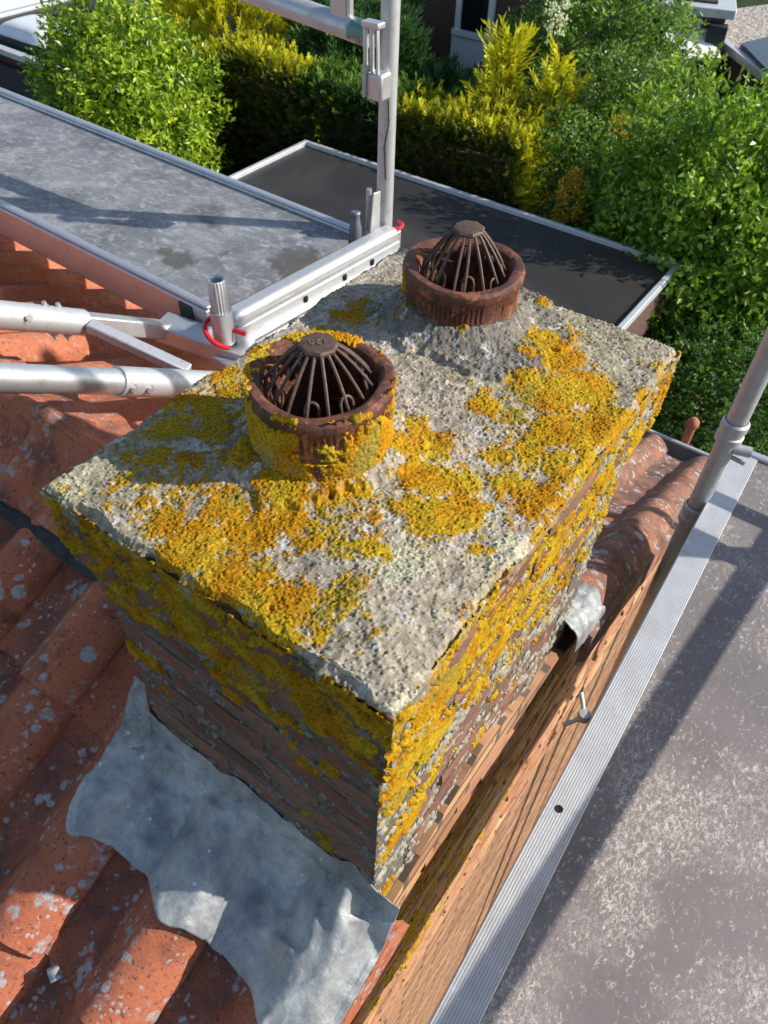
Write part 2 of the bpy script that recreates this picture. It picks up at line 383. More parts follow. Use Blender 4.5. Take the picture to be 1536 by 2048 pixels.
M['navy'] = m_plain('navy_fascia', (.022, .03, .038), .5, 0, 3, .2)
M['maroon'] = m_plain('maroon_boarding', (.075, .018, .02), .7, 0, 3, .25)
M['render'] = m_plain('grey_render', (.42, .41, .40), .85, 0, 3, .12)
M['awning'] = m_plain('cream_canvas', (.80, .76, .72), .8, 0, 2, .05)
M['solar'] = m_plain('blue_grey_panel', (.05, .06, .085), .3, .2, 3, .15)
M['wood'] = m_plain('grey_timber', (.30, .22, .15), .8, 0, 6, .3)
M['bark'] = m_plain('brown_bark', (.09, .06, .04), .9, 0, 9, .4, .02, 20)
def m_gravel():
    b = NB('gravel_ballast'); co = b.coord(); c = b.ramp(b.vor(co, 14, 'Color'), [(.1, (.20, .17, .15)), (.5, (.36, .32, .28)), (.9, (.55, .51, .46))])
    b.bump(b.vor(co, 14), .03, .8); return b.out(c, .9, 0, .2)
M['gravel'] = m_gravel()
def m_ground():
    b = NB('garden_ground'); co = b.coord(); n = b.noise(co, 1.5, 6, .7); c = b.ramp(n, [(.3, (.022, .035, .012)), (.6, (.04, .06, .02)), (.8, (.07, .06, .035))])
    b.bump(b.noise(co, 30, 5), .03, .8); return b.out(c, .95, 0, .1)
M['ground'] = m_ground()
def m_leaf(name, rough=.45, trans=.3, spec=.5):
    b = NB(name); c = b.attr(); b.out(c, rough, 0, spec)
    tr = b.n('ShaderNodeBsdfTranslucent'); tc2 = b.mix(1, c, (1.25, 1.3, .5), 'MULTIPLY'); b.L(tc2, tr.inputs[0])
    ms = b.n('ShaderNodeMixShader'); ms.inputs[0].default_value = trans; b.L(b.p.outputs[0], ms.inputs[1]); b.L(tr.outputs[0], ms.inputs[2])
    b.L(ms.outputs[0], b.t.nodes['Material Output'].inputs[0]); return b.m
M['leaf_gloss'] = m_leaf('glossy_leaf', .36, .38); M['leaf'] = m_leaf('matt_leaf', .5, .42); M['conifer'] = m_leaf('conifer_spray', .65, .3, .3)

GZ = -8.7
# ================================================================== SETTING: ground
g = MB(); g.v = [(-400, -400, GZ), (400, -400, GZ), (400, 400, GZ), (-400, 400, GZ)]; g.f = [(0, 1, 2, 3)]
props(g.build('ground', M['ground']), 'dark garden soil and lawn far below the roof', None, None, 'structure')

# ================================================================== HOUSE with pantiled roof
RY, RZ, KN, KF = .66, -.535, .5, .52           # ridge line, apex of the tile plane, near and far pitch
GX = -.198                                      # outer face of the gable wall
EAVE = 3.02
def roof_z(y): return RZ - KN * (RY - y) if y < RY else RZ - KF * (y - RY)
house = thing('house', (-3, .7, GZ), 'brick gable house with orange clay pantile roof carrying the lichened chimney', 'house')
# gable wall core, brick pieces, sub roof
wl = MB(); prof = [(-2.2, GZ), (3.0, GZ), (3.0, roof_z(3.0) - .10), (RY, RZ - .10), (-2.2, roof_z(-2.2) - .10)]
nb = len(prof)
for x in (-.42, GX - .003):
    for (y, z) in prof: wl.v.append((x, y, z))
wl.f.append(tuple(range(nb))[::-1]); wl.f.append(tuple(nb + i for i in range(nb)))
for i in range(nb): j = (i + 1) % nb; wl.f.append((i, j, nb + j, nb + i))
gable = wl.build('gable_wall', M['gwall'], house)
bw = MB(); bw.box((-3.2, .4, (GZ - 2.2) / 2), (5.4, 5.0, abs(GZ) - 2.2)); bw.build('side_wall', M['gwall'], house)

_BC = {}
def brick_mesh(mat, size, var):
    key = (mat.name, tuple(round(q, 3) for q in size), var)
    if key in _BC: return _BC[key]
    rg = np.random.default_rng(abs(hash(key[1])) % 9973 + var * 31 + 5); bm = bmesh.new(); bmesh.ops.create_cube(bm, size=1.0)
    bmesh.ops.subdivide_edges(bm, edges=bm.edges[:], cuts=2, use_grid_fill=True); sz = Vector(size)
    for v in bm.verts:
        k = sum(abs(abs(c) - .5) < 1e-4 for c in v.co); pull = {1: 0., 2: .0022, 3: .0050}.get(k, 0)
        if k == 3 and rg.random() < .25: pull += rg.uniform(.004, .012)
        p = Vector((v.co.x * sz.x, v.co.y * sz.y, v.co.z * sz.z)); q = Vector([math.copysign(pull, c) if abs(abs(o) - .5) < 1e-4 else 0 for c, o in zip(p, v.co)])
        v.co = p - q + Vector(rg.normal(0, .0011, 3))
    me = bpy.data.meshes.new('brick'); bm.to_mesh(me); bm.free(); me.materials.append(mat); _BC[key] = me; return me
def brick(mat, c, size, rz, parent):
    o = bpy.data.objects.new('brick', brick_mesh(mat, size, random.randrange(5))); COL.objects.link(o); setpar(o, parent)
    o.location = c; o.rotation_euler = (random.gauss(0, .006), random.gauss(0, .008), rz); return o
PITCH = .0625
for k in range(17):
    z = -.80 - k * PITCH; y = -.25 + (.105 if k % 2 else 0)
    while y < 2.9:
        L_ = .2
        if z + .03 < roof_z(y + .1) - .10 and z + .03 < roof_z(y) - .10 and z + .03 < roof_z(y + .2) - .1:
            brick(M['gbrick'], (GX - .02 + random.gauss(0, .0022), y + .1, z), (L_, .045, .0525), math.pi / 2, gable)
        y += .21
# sub roof (boards under the tiles)
sr = MB()
for ya, yb in ((-2.3, RY), (RY, 3.0)):
    z0, z1 = roof_z(ya) - .075, roof_z(yb) - .075; b = len(sr.v)
    sr.v += [(-6, ya, z0), (-.26, ya, z0), (-.26, yb, z1), (-6, yb, z1)] + [(-6, ya, z0 - .03), (-.26, ya, z0 - .03), (-.26, yb, z1 - .03), (-6, yb, z1 - .03)]
    sr.f += [tuple(b + i for i in q) for q in ((0, 1, 2, 3), (7, 6, 5, 4), (0, 4, 5, 1), (1, 5, 6, 2), (2, 6, 7, 3), (3, 7, 4, 0))]
roof = sr.build('roof', M['wood'], house)

TW = .245
def tprof(x):
    t = (x - .165) / .088; c_ = np.cos(np.clip(t, -1, 1) * math.pi / 2)
    return .006 + .066 * np.where(t < 0, c_ ** 1.45, c_ ** .62) + .010 * np.exp(-((x + .03) / .022) ** 2)
def tile_mesh(seed, verge=False, mirror=False, mat=None, L=.40):
    rg = np.random.default_rng(seed); nx, ny = 30, 9
    xs = np.linspace(-.03, TW + .002, nx); ys = np.linspace(0, L, ny)
    X, Y = np.meshgrid(xs, ys, indexing='ij'); Z = tprof(X)
    if verge:   # extra fall at the right edge down to a flange
        pass
    Z = Z + (fbm(X * 14 + seed * 3.1, Y * 10, 3, seed) - .5) * .006
    # nose of the tile: slightly lifted rounded lip
    Z = Z + .004 * np.exp(-(Y / .02) ** 2)
    Yj = Y + (fbm(X * 25 + seed, Y * 3, 3, seed + 3) - .5) * .010 * (Y < .01)
    top = np.stack([X, Yj, Z], -1).reshape(-1, 3); bot = top - np.array([0, 0, .012]); bot[:, 1] = np.where(bot[:, 1] < .02, bot[:, 1] + .004, bot[:, 1])
    F = grid_faces(nx, ny); n = len(top); i = np.arange(n).reshape(nx, ny)
    faces = [F, F[:, ::-1] + n]
    for e in (i[:, 0][::-1], i[:, -1], i[0, :], i[-1, :][::-1]):
        faces.append(np.stack([e[:-1], e[1:], e[1:] + n, e[:-1] + n], 1))
    V = np.concatenate([top, bot]); F = np.concatenate(faces)
    if verge:
        ye = np.linspace(0, L, ny); ze = Z[-1]; b = len(V)
        A = np.stack([np.full(ny, TW + .002), Yj[-1], ze + .002], 1); B = A + [.014, 0, -.004]; C = B + [.004, 0, -.085]; D = C + [-.014, 0, 0]; E_ = A + [-.004, 0, -.012]
        Vv = np.concatenate([A, B, C, D, E_]); Fv = []
        for s_ in range(5):
            s2 = (s_ + 1) % 5
            for q in range(ny - 1): Fv.append((b + s_ * ny + q, b + s2 * ny + q, b + s2 * ny + q + 1, b + s_ * ny + q + 1))
        for q, fl in ((0, 0), (ny - 1, 1)):
            w1 = [b + s_ * ny + q for s_ in (0, 1, 2, 3)]; w2 = [b + 0 * ny + q, b + 3 * ny + q, b + 4 * ny + q, b + 4 * ny + q]
            Fv.append(tuple(w1 if fl else w1[::-1]))
        V = np.concatenate([V, Vv]); F = np.concatenate([F, np.array(Fv)])
    if mirror: V[:, 0] *= -1; F = F[:, ::-1]
    me = np_mesh('pantile', V, F, None, True)
    try: me.set_sharp_from_angle(angle=math.radians(50))
    except Exception: pass
    me.materials.append(mat); return me
TNs = [tile_mesh(i + 91, mat=M['tile'], L=.12) for i in range(3)]
TN = [tile_mesh(i + 1, mat=M['tile']) for i in range(6)]; TNv = [tile_mesh(i + 31, True, mat=M['tile']) for i in range(2)]
TFm = [tile_mesh(i + 51, mirror=True, mat=M['tile_far']) for i in range(5)]; TFv = [tile_mesh(i + 71, True, True, mat=M['tile_old']) for i in range(2)]; TFo = [tile_mesh(i + 81, mirror=True, mat=M['tile_old']) for i in range(3)]
VX = -.178                                       # seam of the verge column
def put_tile(me, loc, rot):
    o = bpy.data.objects.new('pantile', me); COL.objects.link(o); setpar(o, roof); o.location = loc; o.rotation_euler = rot; return o
GAU = .31
aN, aF = math.atan(KN), math.atan(KF)
for c in range(7):
    x0 = VX - TW * (c + 1)
    for rr in range(-1, 5):
        y0 = .285 - GAU * rr
        if y0 > .5: 
            if x0 + TW > -.70: continue
            L_ok = True
        if c < 2 and y0 > .30: continue
        if y0 > .2 and x0 + TW > -.5 and c <= 1: continue      # under the chimney
        z = roof_z(y0) - .006 + random.gauss(0, .002)
        put_tile(random.choice(TNs if y0 > .5 else (TNv if c == 0 else TN)), (x0 + random.gauss(0, .002), y0 + random.gauss(0, .004), z), (aN - .068 + random.gauss(0, .004), random.gauss(0, .008), random.gauss(0, .006)))
for c in range(17):
    x1 = VX - TW * c                             # mirrored tile, rotated 180: its local x = 0 lies at seam - TW
    for rr in range(7):
        y0 = EAVE - GAU * rr
        if y0 < 1.0: continue
        if c < 3 and y0 < 1.25: continue
        z = roof_z(y0) - .006 + random.gauss(0, .002)
        put_tile(random.choice(TFv if c == 0 else (TFo if c < 4 else TFm)), (x1 - TW + random.gauss(0, .002), y0 + random.gauss(0, .003), z), (aF - .062 + random.gauss(0, .003), random.gauss(0, .006), math.pi + random.gauss(0, .004)))
# far slope tiles just below the ridge, left of the chimney, and right strip beside the stack
# ridge tiles
def ridge_mesh(seed):
    rg = np.random.default_rng(seed); Lr = .40; sec = []
    for t in np.linspace(-1, 1, 61):
        y = np.sign(t) * abs(t) ** 1.4 * .165; a = abs(y); z = -.66 * a + (.030 * math.sqrt(max(0, 1 - (a / .034) ** 2)) if a < .034 else 0)
        sec.append((y, z + .082))
    sec = np.array(sec); xs = np.array([0, .012, .03, .05, .07, .15, .25, .35, .40, .42]); ex = np.array([.012, .016, .016, .012, 0, 0, 0, 0, 0, 0])
    X, T = np.meshgrid(xs, np.arange(61), indexing='ij'); Yv = sec[T.astype(int), 0] * (1 + ex[:, None] * 3); Zv = sec[T.astype(int), 1] + ex[:, None]
    Zv = Zv + (fbm(X * 12 + seed, T * .16, 3, seed) - .5) * .006
    top = np.stack([X, Yv, Zv], -1).reshape(-1, 3); bot = top - [0, 0, .016]; n = len(top); nx, ny = X.shape; F = grid_faces(nx, ny); i = np.arange(n).reshape(nx, ny)
    fs = [F, F[:, ::-1] + n]
    for e in (i[:, 0][::-1], i[:, -1], i[0, :], i[-1, :][::-1]): fs.append(np.stack([e[:-1], e[1:], e[1:] + n, e[:-1] + n], 1))
    me = np_mesh('ridge_tile', np.concatenate([top, bot]), np.concatenate(fs)); me.set_sharp_from_angle(angle=math.radians(45)); me.materials.append(M['ridge']); return me
RM = [ridge_mesh(i + 5) for i in range(3)]
for i in range(9):
    o = bpy.data.objects.new('ridge_tile', RM[i % 3]); COL.objects.link(o); setpar(o, roof)
    o.location = (-.99 - .385 * i, RY, RZ + .0 + .002 * (i % 2)); o.rotation_euler = (random.gauss(0, .01), .012, random.gauss(0, .008))
# dark mortar bedding under the ridge
mb_ = MB()
for sgn in (-1,): mb_.beam((-.70, RY + sgn * .165, RZ - .055), (-5, RY + sgn * .165, RZ - .055), .045, .045)
mb_.build('ridge_bedding', m_plain('dark_bedding_mortar', (.045, .045, .045), .95, 0, 30, .4, .006, 90), roof, bevel=.012)
# gutter
gu = MB(); gz = roof_z(EAVE) - .06; L0, L1 = -6, -.235
secg = [(EAVE - .03, gz), (EAVE - .03, gz - .09), (EAVE + .15, gz - .09), (EAVE + .17, gz + .015), (EAVE + .19, gz + .015), (EAVE + .19, gz - .0), (EAVE + .185, gz - .105), (EAVE - .04, gz - .105), (EAVE - .04, gz)]
n = len(secg)
for x in (L0, L1):
    for (y, z) in secg: gu.v.append((x, y, z))
for i in range(n): j = (i + 1) % n; gu.f.append((i, j, n + j, n + i))
gut = gu.build('gutter', M['zinc'], house)
lp = MB(); lp.tube([(L0, EAVE + .18, gz + .018), (L1, EAVE + .18, gz + .018)], .011, 8); lp.build('gutter_lip', M['trim'], gut, True)
ec = MB(); ec.box((L1 + .003, EAVE + .075, gz - .045), (.006, .23, .12)); ec.build('gutter_end', M['zinc'], gut)

# ================================================================== CHIMNEY STACK
X0, X1, Y0, Y1 = -.725, -.187, .308, 1.098       # mortar cap outline
chim = thing('chimney_stack', (-.455, .70, -.75), 'old brick chimney stack crusted with orange and yellow lichen astride the ridge', 'chimney')
POT = [dict(c=(-.487, .575), r=.092, zr=.120, zb=.020), dict(c=(-.506, .945), r=.092, zr=.100, zb=.032)]
# --- lichen placement on the cap: spots read off the photograph and laid on the cap's plane
TOPB = [(690,1180,60,.62),(640,1240,50,.6),(590,1030,60,.75),(450,1010,60,.8),(740,1090,60,.6),(820,1010,50,.75),(960,1090,40,.6),(1060,780,45,.85),(1100,860,50,.85),(1040,960,50,.75),(1090,980,50,.8),(1000,960,40,.65),(950,1010,40,.8),(360,980,50,.6),(300,960,40,.5),(480,830,40,.55),(350,790,40,.7),(240,950,40,.5),(180,960,40,.35),(330,1030,48,.8),(395,1085,62,.95),(470,1150,70,.95),(545,1215,60,.95),(600,1180,45,.75),(500,1050,70,.85),(555,985,60,.8),(285,1005,40,.6),(225,1000,30,.45),(420,1170,50,.9),(350,1110,45,.85),
 (610,1080,55,.7),(690,1090,50,.62),(740,1030,50,.55),(720,990,40,.6),(650,1010,40,.7),(560,1270,40,.8),
 (850,960,60,.95),(905,1025,60,1),(860,1040,50,.95),(860,895,50,.85),(830,860,40,.7),(925,960,50,.85),(800,900,45,.7),(770,1010,35,.55),
 (1120,715,55,.95),(1170,770,60,1),(1090,690,40,.85),(1215,835,60,1),(1110,790,55,.95),(1150,850,60,.95),(1060,720,30,.7),(1040,830,38,.7),(970,815,32,.85),(1000,905,42,.8),(1060,905,50,.7),(1130,920,55,.8),(1190,920,50,.9),(1230,960,60,1.05),
 (1270,830,45,.95),(1290,890,45,1),(1180,1010,50,1.05),(1120,1060,45,1.0),(1060,1000,45,.7),(1010,1040,40,.55),(1065,1130,40,1.05),(1020,1190,35,1.0),(975,1250,30,.8),(940,1290,30,.85),
 (400,800,50,.75),(330,850,55,.7),(300,905,55,.65),(430,860,55,.65),(250,900,40,.6),(450,770,40,.7),(380,920,50,.5),(440,740,40,.8),(520,690,30,.7),
 (500,930,45,.8),(760,890,35,.8),(700,935,45,.8),(580,945,40,.85),(640,950,40,.8),
 (830,638,22,.95),(700,628,40,.7),(640,660,30,.7),(720,600,30,.5),(965,655,16,.9),(925,670,12,.9),(1000,660,12,.9),(1085,600,20,.6),(1150,660,30,.5),(920,695,14,.7),(700,700,25,.3),
 (640,1180,70,.45),(720,1150,60,.4),(800,1180,80,.22),(880,1220,50,.4),(720,1260,60,.3),(660,1290,50,.3),(880,1100,60,.3),(1300,780,40,.7)]
PALE = [(800,1120,75,.8),(1020,1080,38,.9),(990,1020,35,.7),(810,1395,34,.9),(780,920,40,.7),(1040,1110,35,.8),(690,1110,40,.5),(120,960,50,.6),(880,1215,18,.95),(985,1110,30,.6),(940,880,25,.5)]
def blob_field(u, v, blobs, conv, scale=1.0):
    D = np.zeros_like(u)
    for (bx, by, br, st) in blobs:
        c = conv((bx, by)); c2 = conv((bx + br, by)); c3 = conv((bx, by + br))
        ru = math.hypot(c2[0] - c[0], c2[1] - c[1]); rv = math.hypot(c3[0] - c[0], c3[1] - c[1]); rr = scale * math.sqrt(ru * rv)
        if len(c) == 3: rr = scale * br * c[2] / FPX
        D = np.maximum(D, st * np.exp(-(((u - c[0]) ** 2 + (v - c[1]) ** 2) / (rr * rr)) * .9))
    return D
def lichen_col(u, v, s):
    a = stretch(fbm(u * 28, v * 28, 3, s)); b = fbm(u * 300, v * 300, 2, s + 3); _, cid = wor(u * 260, v * 260, s + 8)
    yel = np.array([.50, .345, .020]); ora = np.array([.47, .205, .005]); gry = np.array([.27, .235, .05])
    t = np.clip(a * 1.1 - .06 + (cid - .5) * .8, 0, 1)[..., None]; c = yel * (1 - t) + ora * t
    g_ = sst(.62, .85, fbm(u * 16 + 5, v * 16, 3, s + 40))[..., None] * .75; c = c * (1 - g_) + gry * g_
    return c * (.55 + .5 * b + .35 * cid)[..., None]
nu, nv = 430, 630
us = np.linspace(X0, X1, nu); vs = np.linspace(Y0, Y1, nv); U, V = np.meshgrid(us, vs, indexing='ij')
eu = np.minimum(U - X0, X1 - U); ev = np.minimum(V - Y0, Y1 - V); ed = np.minimum(eu, ev)
Z = .016 * sst(0, .20, ed) + (fbm(U * 9, V * 9, 3, 2) - .5) * .014 * sst(0, .06, ed) + (fbm(U * 40, V * 40, 4, 4) - .5) * .006
colr = np.zeros((nu, nv, 3)); n1 = fbm(U * 14, V * 14, 4, 21)[..., None]; n2 = fbm(U * 90, V * 90, 3, 22)[..., None]
colr[:] = np.array([.40, .345, .262]) * (.70 + .55 * n1) * (.62 + .76 * n2)
alg = sst(.45, .68, fbm(U * 6 + 3, V * 6, 4, 25))[..., None] * .5; colr = colr * (1 - alg) + alg * np.array([.30, .275, .16]) * (.6 + .8 * n2)
# aggregate grains and pits
fd, fid = wor(U * 210, V * 210, 31); grain = sst(.45, .15, fd) * (fid > .66); Z += grain * .0018
colr += (grain * (fid - .80))[..., None] * np.array([1.0, .95, .85]) * 1.2
rgh = fbm(U * 170, V * 170, 3, 34) - .5; Z += rgh * .0030; colr *= (1 + np.clip(rgh * 1.0, -.35, .3))[..., None]
pd, pid_ = wor(U * 150 + fbm(U * 200, V * 200, 2, 35) * .9, V * 150 + fbm(U * 200 + 9, V * 200, 2, 36) * .9, 33); pit = sst(.30, .08, pd) * (pid_ > .72) * sst(.42, .62, fbm(U * 12, V * 12, 3, 37)); Z -= pit * .0026; colr *= (1 - .3 * pit)[..., None]
# broken mortar fillet round the back pot, and a low fillet round the front pot
for i, P in enumerate(POT):
    dx, dy = U - P['c'][0], V - P['c'][1]; rr = np.hypot(dx, dy); th = np.arctan2(dy, dx)
    Rr = (.138 + .05 * (fbm(th * 1.6 + 20, th * 0 + i, 4, 50 + i) - .5) * 2 + .035 * np.cos(th - math.radians(-8))) if i == 1 else .118 + .015 * np.sin(3 * th)
    mk = sst(.005, -.005, rr - Rr - (fbm(U * 60, V * 60, 3, 55) - .5) * .03)
    lift = mk * (.007 + (P['zb'] - .012) * sst(.128, .090, rr))
    if i == 1: colr = colr * (1 - mk[..., None]) + mk[..., None] * np.array([.21, .19, .158]) * (.6 + .8 * fbm(U * 160, V * 160, 3, 58))[..., None]; Z += mk * (fbm(U * 130, V * 130, 3, 59) - .5) * .005
    Z = np.maximum(Z, 0) * (1 - mk * .6) + lift if False else Z + lift
# cracks
for (a, b_) in (((1010, 770), (1000, 800)), ((640, 640), (800, 655)), ((985, 665), (1120, 672))):
    pass
tocap = lambda p: (lambda q: (q[0], q[1], 1.18 * np.linalg.norm(q - np.array([0, 0, H]))))(pz(p, .012))
D = blob_field(U, V, TOPB, tocap)
nn = .34 * stretch(fbm(U * 34, V * 34, 4, 61)) + .34 * stretch(fbm(U * 120, V * 120, 3, 62)) + .32 * stretch(fbm(U * 330, V * 330, 2, 63)); wl1, _ = wor(U * 46 + fbm(U * 60, V * 60, 2, 64), V * 46 + fbm(U * 60 + 7, V * 60, 2, 65), 66); nn = nn + .16 * sst(.25, .75, wl1) - .05; D = np.maximum(D * 1.03, .25 * sst(.35, .6, fbm(U * 8, V * 8, 3, 67))); h = D - nn * .80 - .03
# lichen also along the eroded right-hand edge and in the front edge
h = np.where((X1 - U < .05) & (V > .45), np.maximum(h, .37 - nn * .8 - (X1 - U) * 4), h)
lm = sst(0, .07, h); gd, gid = wor(U * 330, V * 330, 71)
Z += lm * (.0007 + .0014 * sst(.7, .1, gd) + .0007 * sst(0, .4, h))
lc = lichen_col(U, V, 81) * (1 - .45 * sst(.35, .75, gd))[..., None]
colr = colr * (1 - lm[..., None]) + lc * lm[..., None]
# pale crusts
D2 = blob_field(U, V, PALE, tocap); h2 = D2 - nn * .8 - .05; l2 = sst(0, .1, h2) * (1 - lm); Z += l2 * (.001 + .0015 * sst(.6, .1, gd))
colr = colr * (1 - l2[..., None]) + l2[..., None] * (np.array([.46, .44, .30]) * (.6 + .7 * gid)[..., None])
wv = sst(.71, .75, fbm(U * 60 + 4, V * 60, 3, 91)) * (1 - lm); colr = colr * (1 - wv[..., None] * .8) + wv[..., None] * np.array([.52, .51, .48]) * .8
# speckle of tiny yellow granules in the bare parts
sp = sst(.28, .12, gd) * (gid > .80) * (fbm(U * 10, V * 10, 2, 95) > .50) * (1 - lm) * (1 - l2); colr = colr * (1 - sp[..., None]) + sp[..., None] * np.array([.40, .31, .05])
# ragged outline: pull border vertices in and down
rag = (fbm(U * 34, V * 34, 4, 101) - .40) * .032; rag2 = (fbm(U * 9, V * 9, 2, 102) - .5) * .03
Zr = Z.copy(); edge = sst(.012, 0, ed); Z = Z - edge * (.004 + .010 * fbm(U * 22, V * 22, 3, 103))
cx, cy = (X0 + X1) / 2, (Y0 + Y1) / 2
shr = np.clip(rag + rag2 * .4, 0, .013) * sst(.03, 0, ed)
Uo = U - np.sign(U - cx) * shr * sst(.04, 0, eu) * np.where(U > cx, .45, 1.); Vo = V - np.sign(V - cy) * shr * sst(.04, 0, ev)
Vt = np.stack([Uo, Vo, Z], -1).reshape(-1, 3); F = grid_faces(nu, nv); ct = colr.reshape(-1, 3)
keep = np.ones(len(F), bool)
for P in POT:
    rr = np.hypot(Vt[:, 0] - P['c'][0], Vt[:, 1] - P['c'][1]); keep &= ~(rr[F].max(1) < .084)
F = F[keep]
# skirt
idx = np.arange(nu * nv).reshape(nu, nv); ring = np.concatenate([idx[:, 0], idx[-1, 1:], idx[-2::-1, -1], idx[0, -2:0:-1]])
base = len(Vt); rings = [ring]; allV = [Vt]; allc = [ct]
for q, dz in enumerate((.004, .009, .014, .021)):
    rv = Vt[ring].copy(); rv[:, 2] = np.minimum(rv[:, 2], .004) - dz
    ins = (fbm(rv[:, 0] * 60 + rv[:, 1] * 60, np.full(len(ring), q * .9), 3, 110) - .35) * .010
    rv[:, 0] -= np.sign(rv[:, 0] - cx) * ins * (np.abs(rv[:, 0] - cx) > .24); rv[:, 1] -= np.sign(rv[:, 1] - cy) * ins * (np.abs(rv[:, 1] - cy) > .36)
    allV.append(rv); cc = np.array([.25, .215, .165]) * (.6 + .8 * fbm(rv[:, 0] * 80 + rv[:, 1] * 80, rv[:, 2] * 80, 3, 111))[:, None]
    wl_ = (sst(.50, .56, fbm(rv[:, 0] * 30 + 5, rv[:, 1] * 30 + rv[:, 2] * 40, 4, 112)) + .6 * (rv[:, 0] > X1 - .03) * (rv[:, 1] > .42) * sst(.42, .5, fbm(rv[:, 1] * 40, rv[:, 2] * 60, 3, 114))).clip(0, 1)[:, None]; cc = cc * (1 - wl_) + wl_ * lichen_col(rv[:, 0] + rv[:, 1], rv[:, 2], 113) * .9
    allc.append(cc); rings.append(base + q * len(ring) + np.arange(len(ring)))
sk = []
for q in range(4):
    a, b_ = rings[q], rings[q + 1]; a2, b2 = np.roll(a, -1), np.roll(b_, -1); sk.append(np.stack([a, b_, b2, a2], 1))
me = np_mesh('mortar_cap', np.concatenate(allV), np.concatenate([F] + sk), np.concatenate(allc), True)
cap = link('mortar_cap', me, M['slab'], chim)
# --- brickwork
core = MB()
for k in range(12):
    z = -.018 - PITCH * (k + .5); oh = .004 if k < 2 else (.016 if k == 2 else .024)
    if z < -.82: break
    xa, xb, ya, yb = X0 + oh, X1 - oh, Y0 + oh, Y1 - oh
    sx, sy = xb - xa, yb - ya; T = .10
    def row(n_, L_, half):
        if half: ws = [.5] + [1] * (n_ - 1)
        else: ws = [1] * (n_ - 1) + [.5]
        tot = sum(ws); out = []; p = 0
        for w_ in ws: out.append((p, w_ * L_ / tot)); p += w_ * L_ / tot
        return out
    odd = k % 2
    for (p, w_) in row(3, sx, odd):
        for yy in (ya + T / 2, yb - T / 2):
            brick(M['brick'], (xa + p + w_ / 2, yy + random.gauss(0, .0012), z + random.gauss(0, .001)), (w_ - .011, T, .0525), 0, chim)
    for (p, w_) in row(3 if odd else 4, sy - 2 * T, not odd):
        for xx in (xa + T / 2, xb - T / 2):
            brick(M['brick'], (xx + random.gauss(0, .0012), ya + T + p + w_ / 2, z + random.gauss(0, .001)), (w_ - .011, T, .0525), math.pi / 2, chim)
    i_ = .0036
    for (c_, s_) in ((((xa + xb) / 2, ya + .045 + i_, z), (sx - 2 * i_, .09, PITCH)), (((xa + xb) / 2, yb - .045 - i_, z), (sx - 2 * i_, .09, PITCH)),
                     ((xa + .045 + i_, (ya + yb) / 2, z), (.088, sy - .19 - 2 * i_, PITCH)), ((xb - .045 - i_, (ya + yb) / 2, z), (.088, sy - .19 - 2 * i_, PITCH))):
        core.box(c_, s_)
core.build('mortar_joint', M['mortar'], chim)
# --- lichen crust sheets on the two faces that show
def crust(name, parent, org, uv, vv, nvv, su, sv, step, hfun, cfun, offs, seed, th=.0007, gr=.0013):
    nu_, nv_ = int(su / step) + 1, int(sv / step) + 1
    a = np.linspace(0, su, nu_); b_ = np.linspace(0, sv, nv_); A, B_ = np.meshgrid(a, b_, indexing='ij')
    h_ = hfun(A, B_); gd_, gi_ = wor(A * 270 + 3, B_ * 270, seed)
    hh = -.004 + (.0038 + th * .35) * sst(-.01, .05, h_) + th * .5 * sst(0, .4, h_) + gr * sst(.7, .1, gd_) * sst(0, .05, h_)
    off = offs(A, B_)
    Vv = (np.array(org) + A[..., None] * np.array(uv) + B_[..., None] * np.array(vv) + (off + hh)[..., None] * np.array(nvv)).reshape(-1, 3)
    F_ = grid_faces(nu_, nv_); hk = h_.reshape(-1); F_ = F_[(hk[F_].max(1) > -.012)]
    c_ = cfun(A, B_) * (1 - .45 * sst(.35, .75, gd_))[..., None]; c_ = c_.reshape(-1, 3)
    used, inv = np.unique(F_, return_inverse=True); F2 = inv.reshape(-1, 4)
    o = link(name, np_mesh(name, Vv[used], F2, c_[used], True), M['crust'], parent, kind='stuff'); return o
def corner(h_, A, B_, L_): return np.where((B_ < .75 - .018 - 2.1 * PITCH) & ((A < .027) | (A > L_ - .027)), -1, h_)
def offs_z(base0):      # follows the corbelled courses: proud at the top, set back below
    def f_(A, B_): z = base0 + B_; return np.where(z > -.018 - 2 * PITCH, -.003, np.where(z > -.018 - 3 * PITCH, -.015, -.023))
    return f_
RB = [(830,1440,50,1.0),(880,1380,60,1.05),(930,1300,55,1.05),(860,1500,50,1.0),(820,1560,45,.95),(980,1260,50,1.05),(1030,1200,45,1.05),(1090,1120,40,1.05),(1150,1050,40,1.05),(1200,980,40,1.1),(1260,900,40,1.1),(960,1400,45,.85),(1010,1310,45,.85),
      (840,1640,40,.85),(800,1700,35,.75),(1070,1240,40,.75),(1130,1150,40,.7),(900,1470,45,.85),(1320,820,40,1.05),(1340,760,30,1.0),(880,1560,40,.65),(780,1800,25,.9),(770,1640,30,.6),(1190,1070,14,.8),(930,1600,25,.6),(970,1480,30,.55),(1040,1380,25,.5),(1100,1260,25,.5),(860,1700,20,.6),(820,1600,30,.8)]
torf = lambda p: (lambda q: (q[1] - Y0, q[2] + .75, np.linalg.norm(q - np.array([0, 0, H]))))(px(p, X1 - .01))
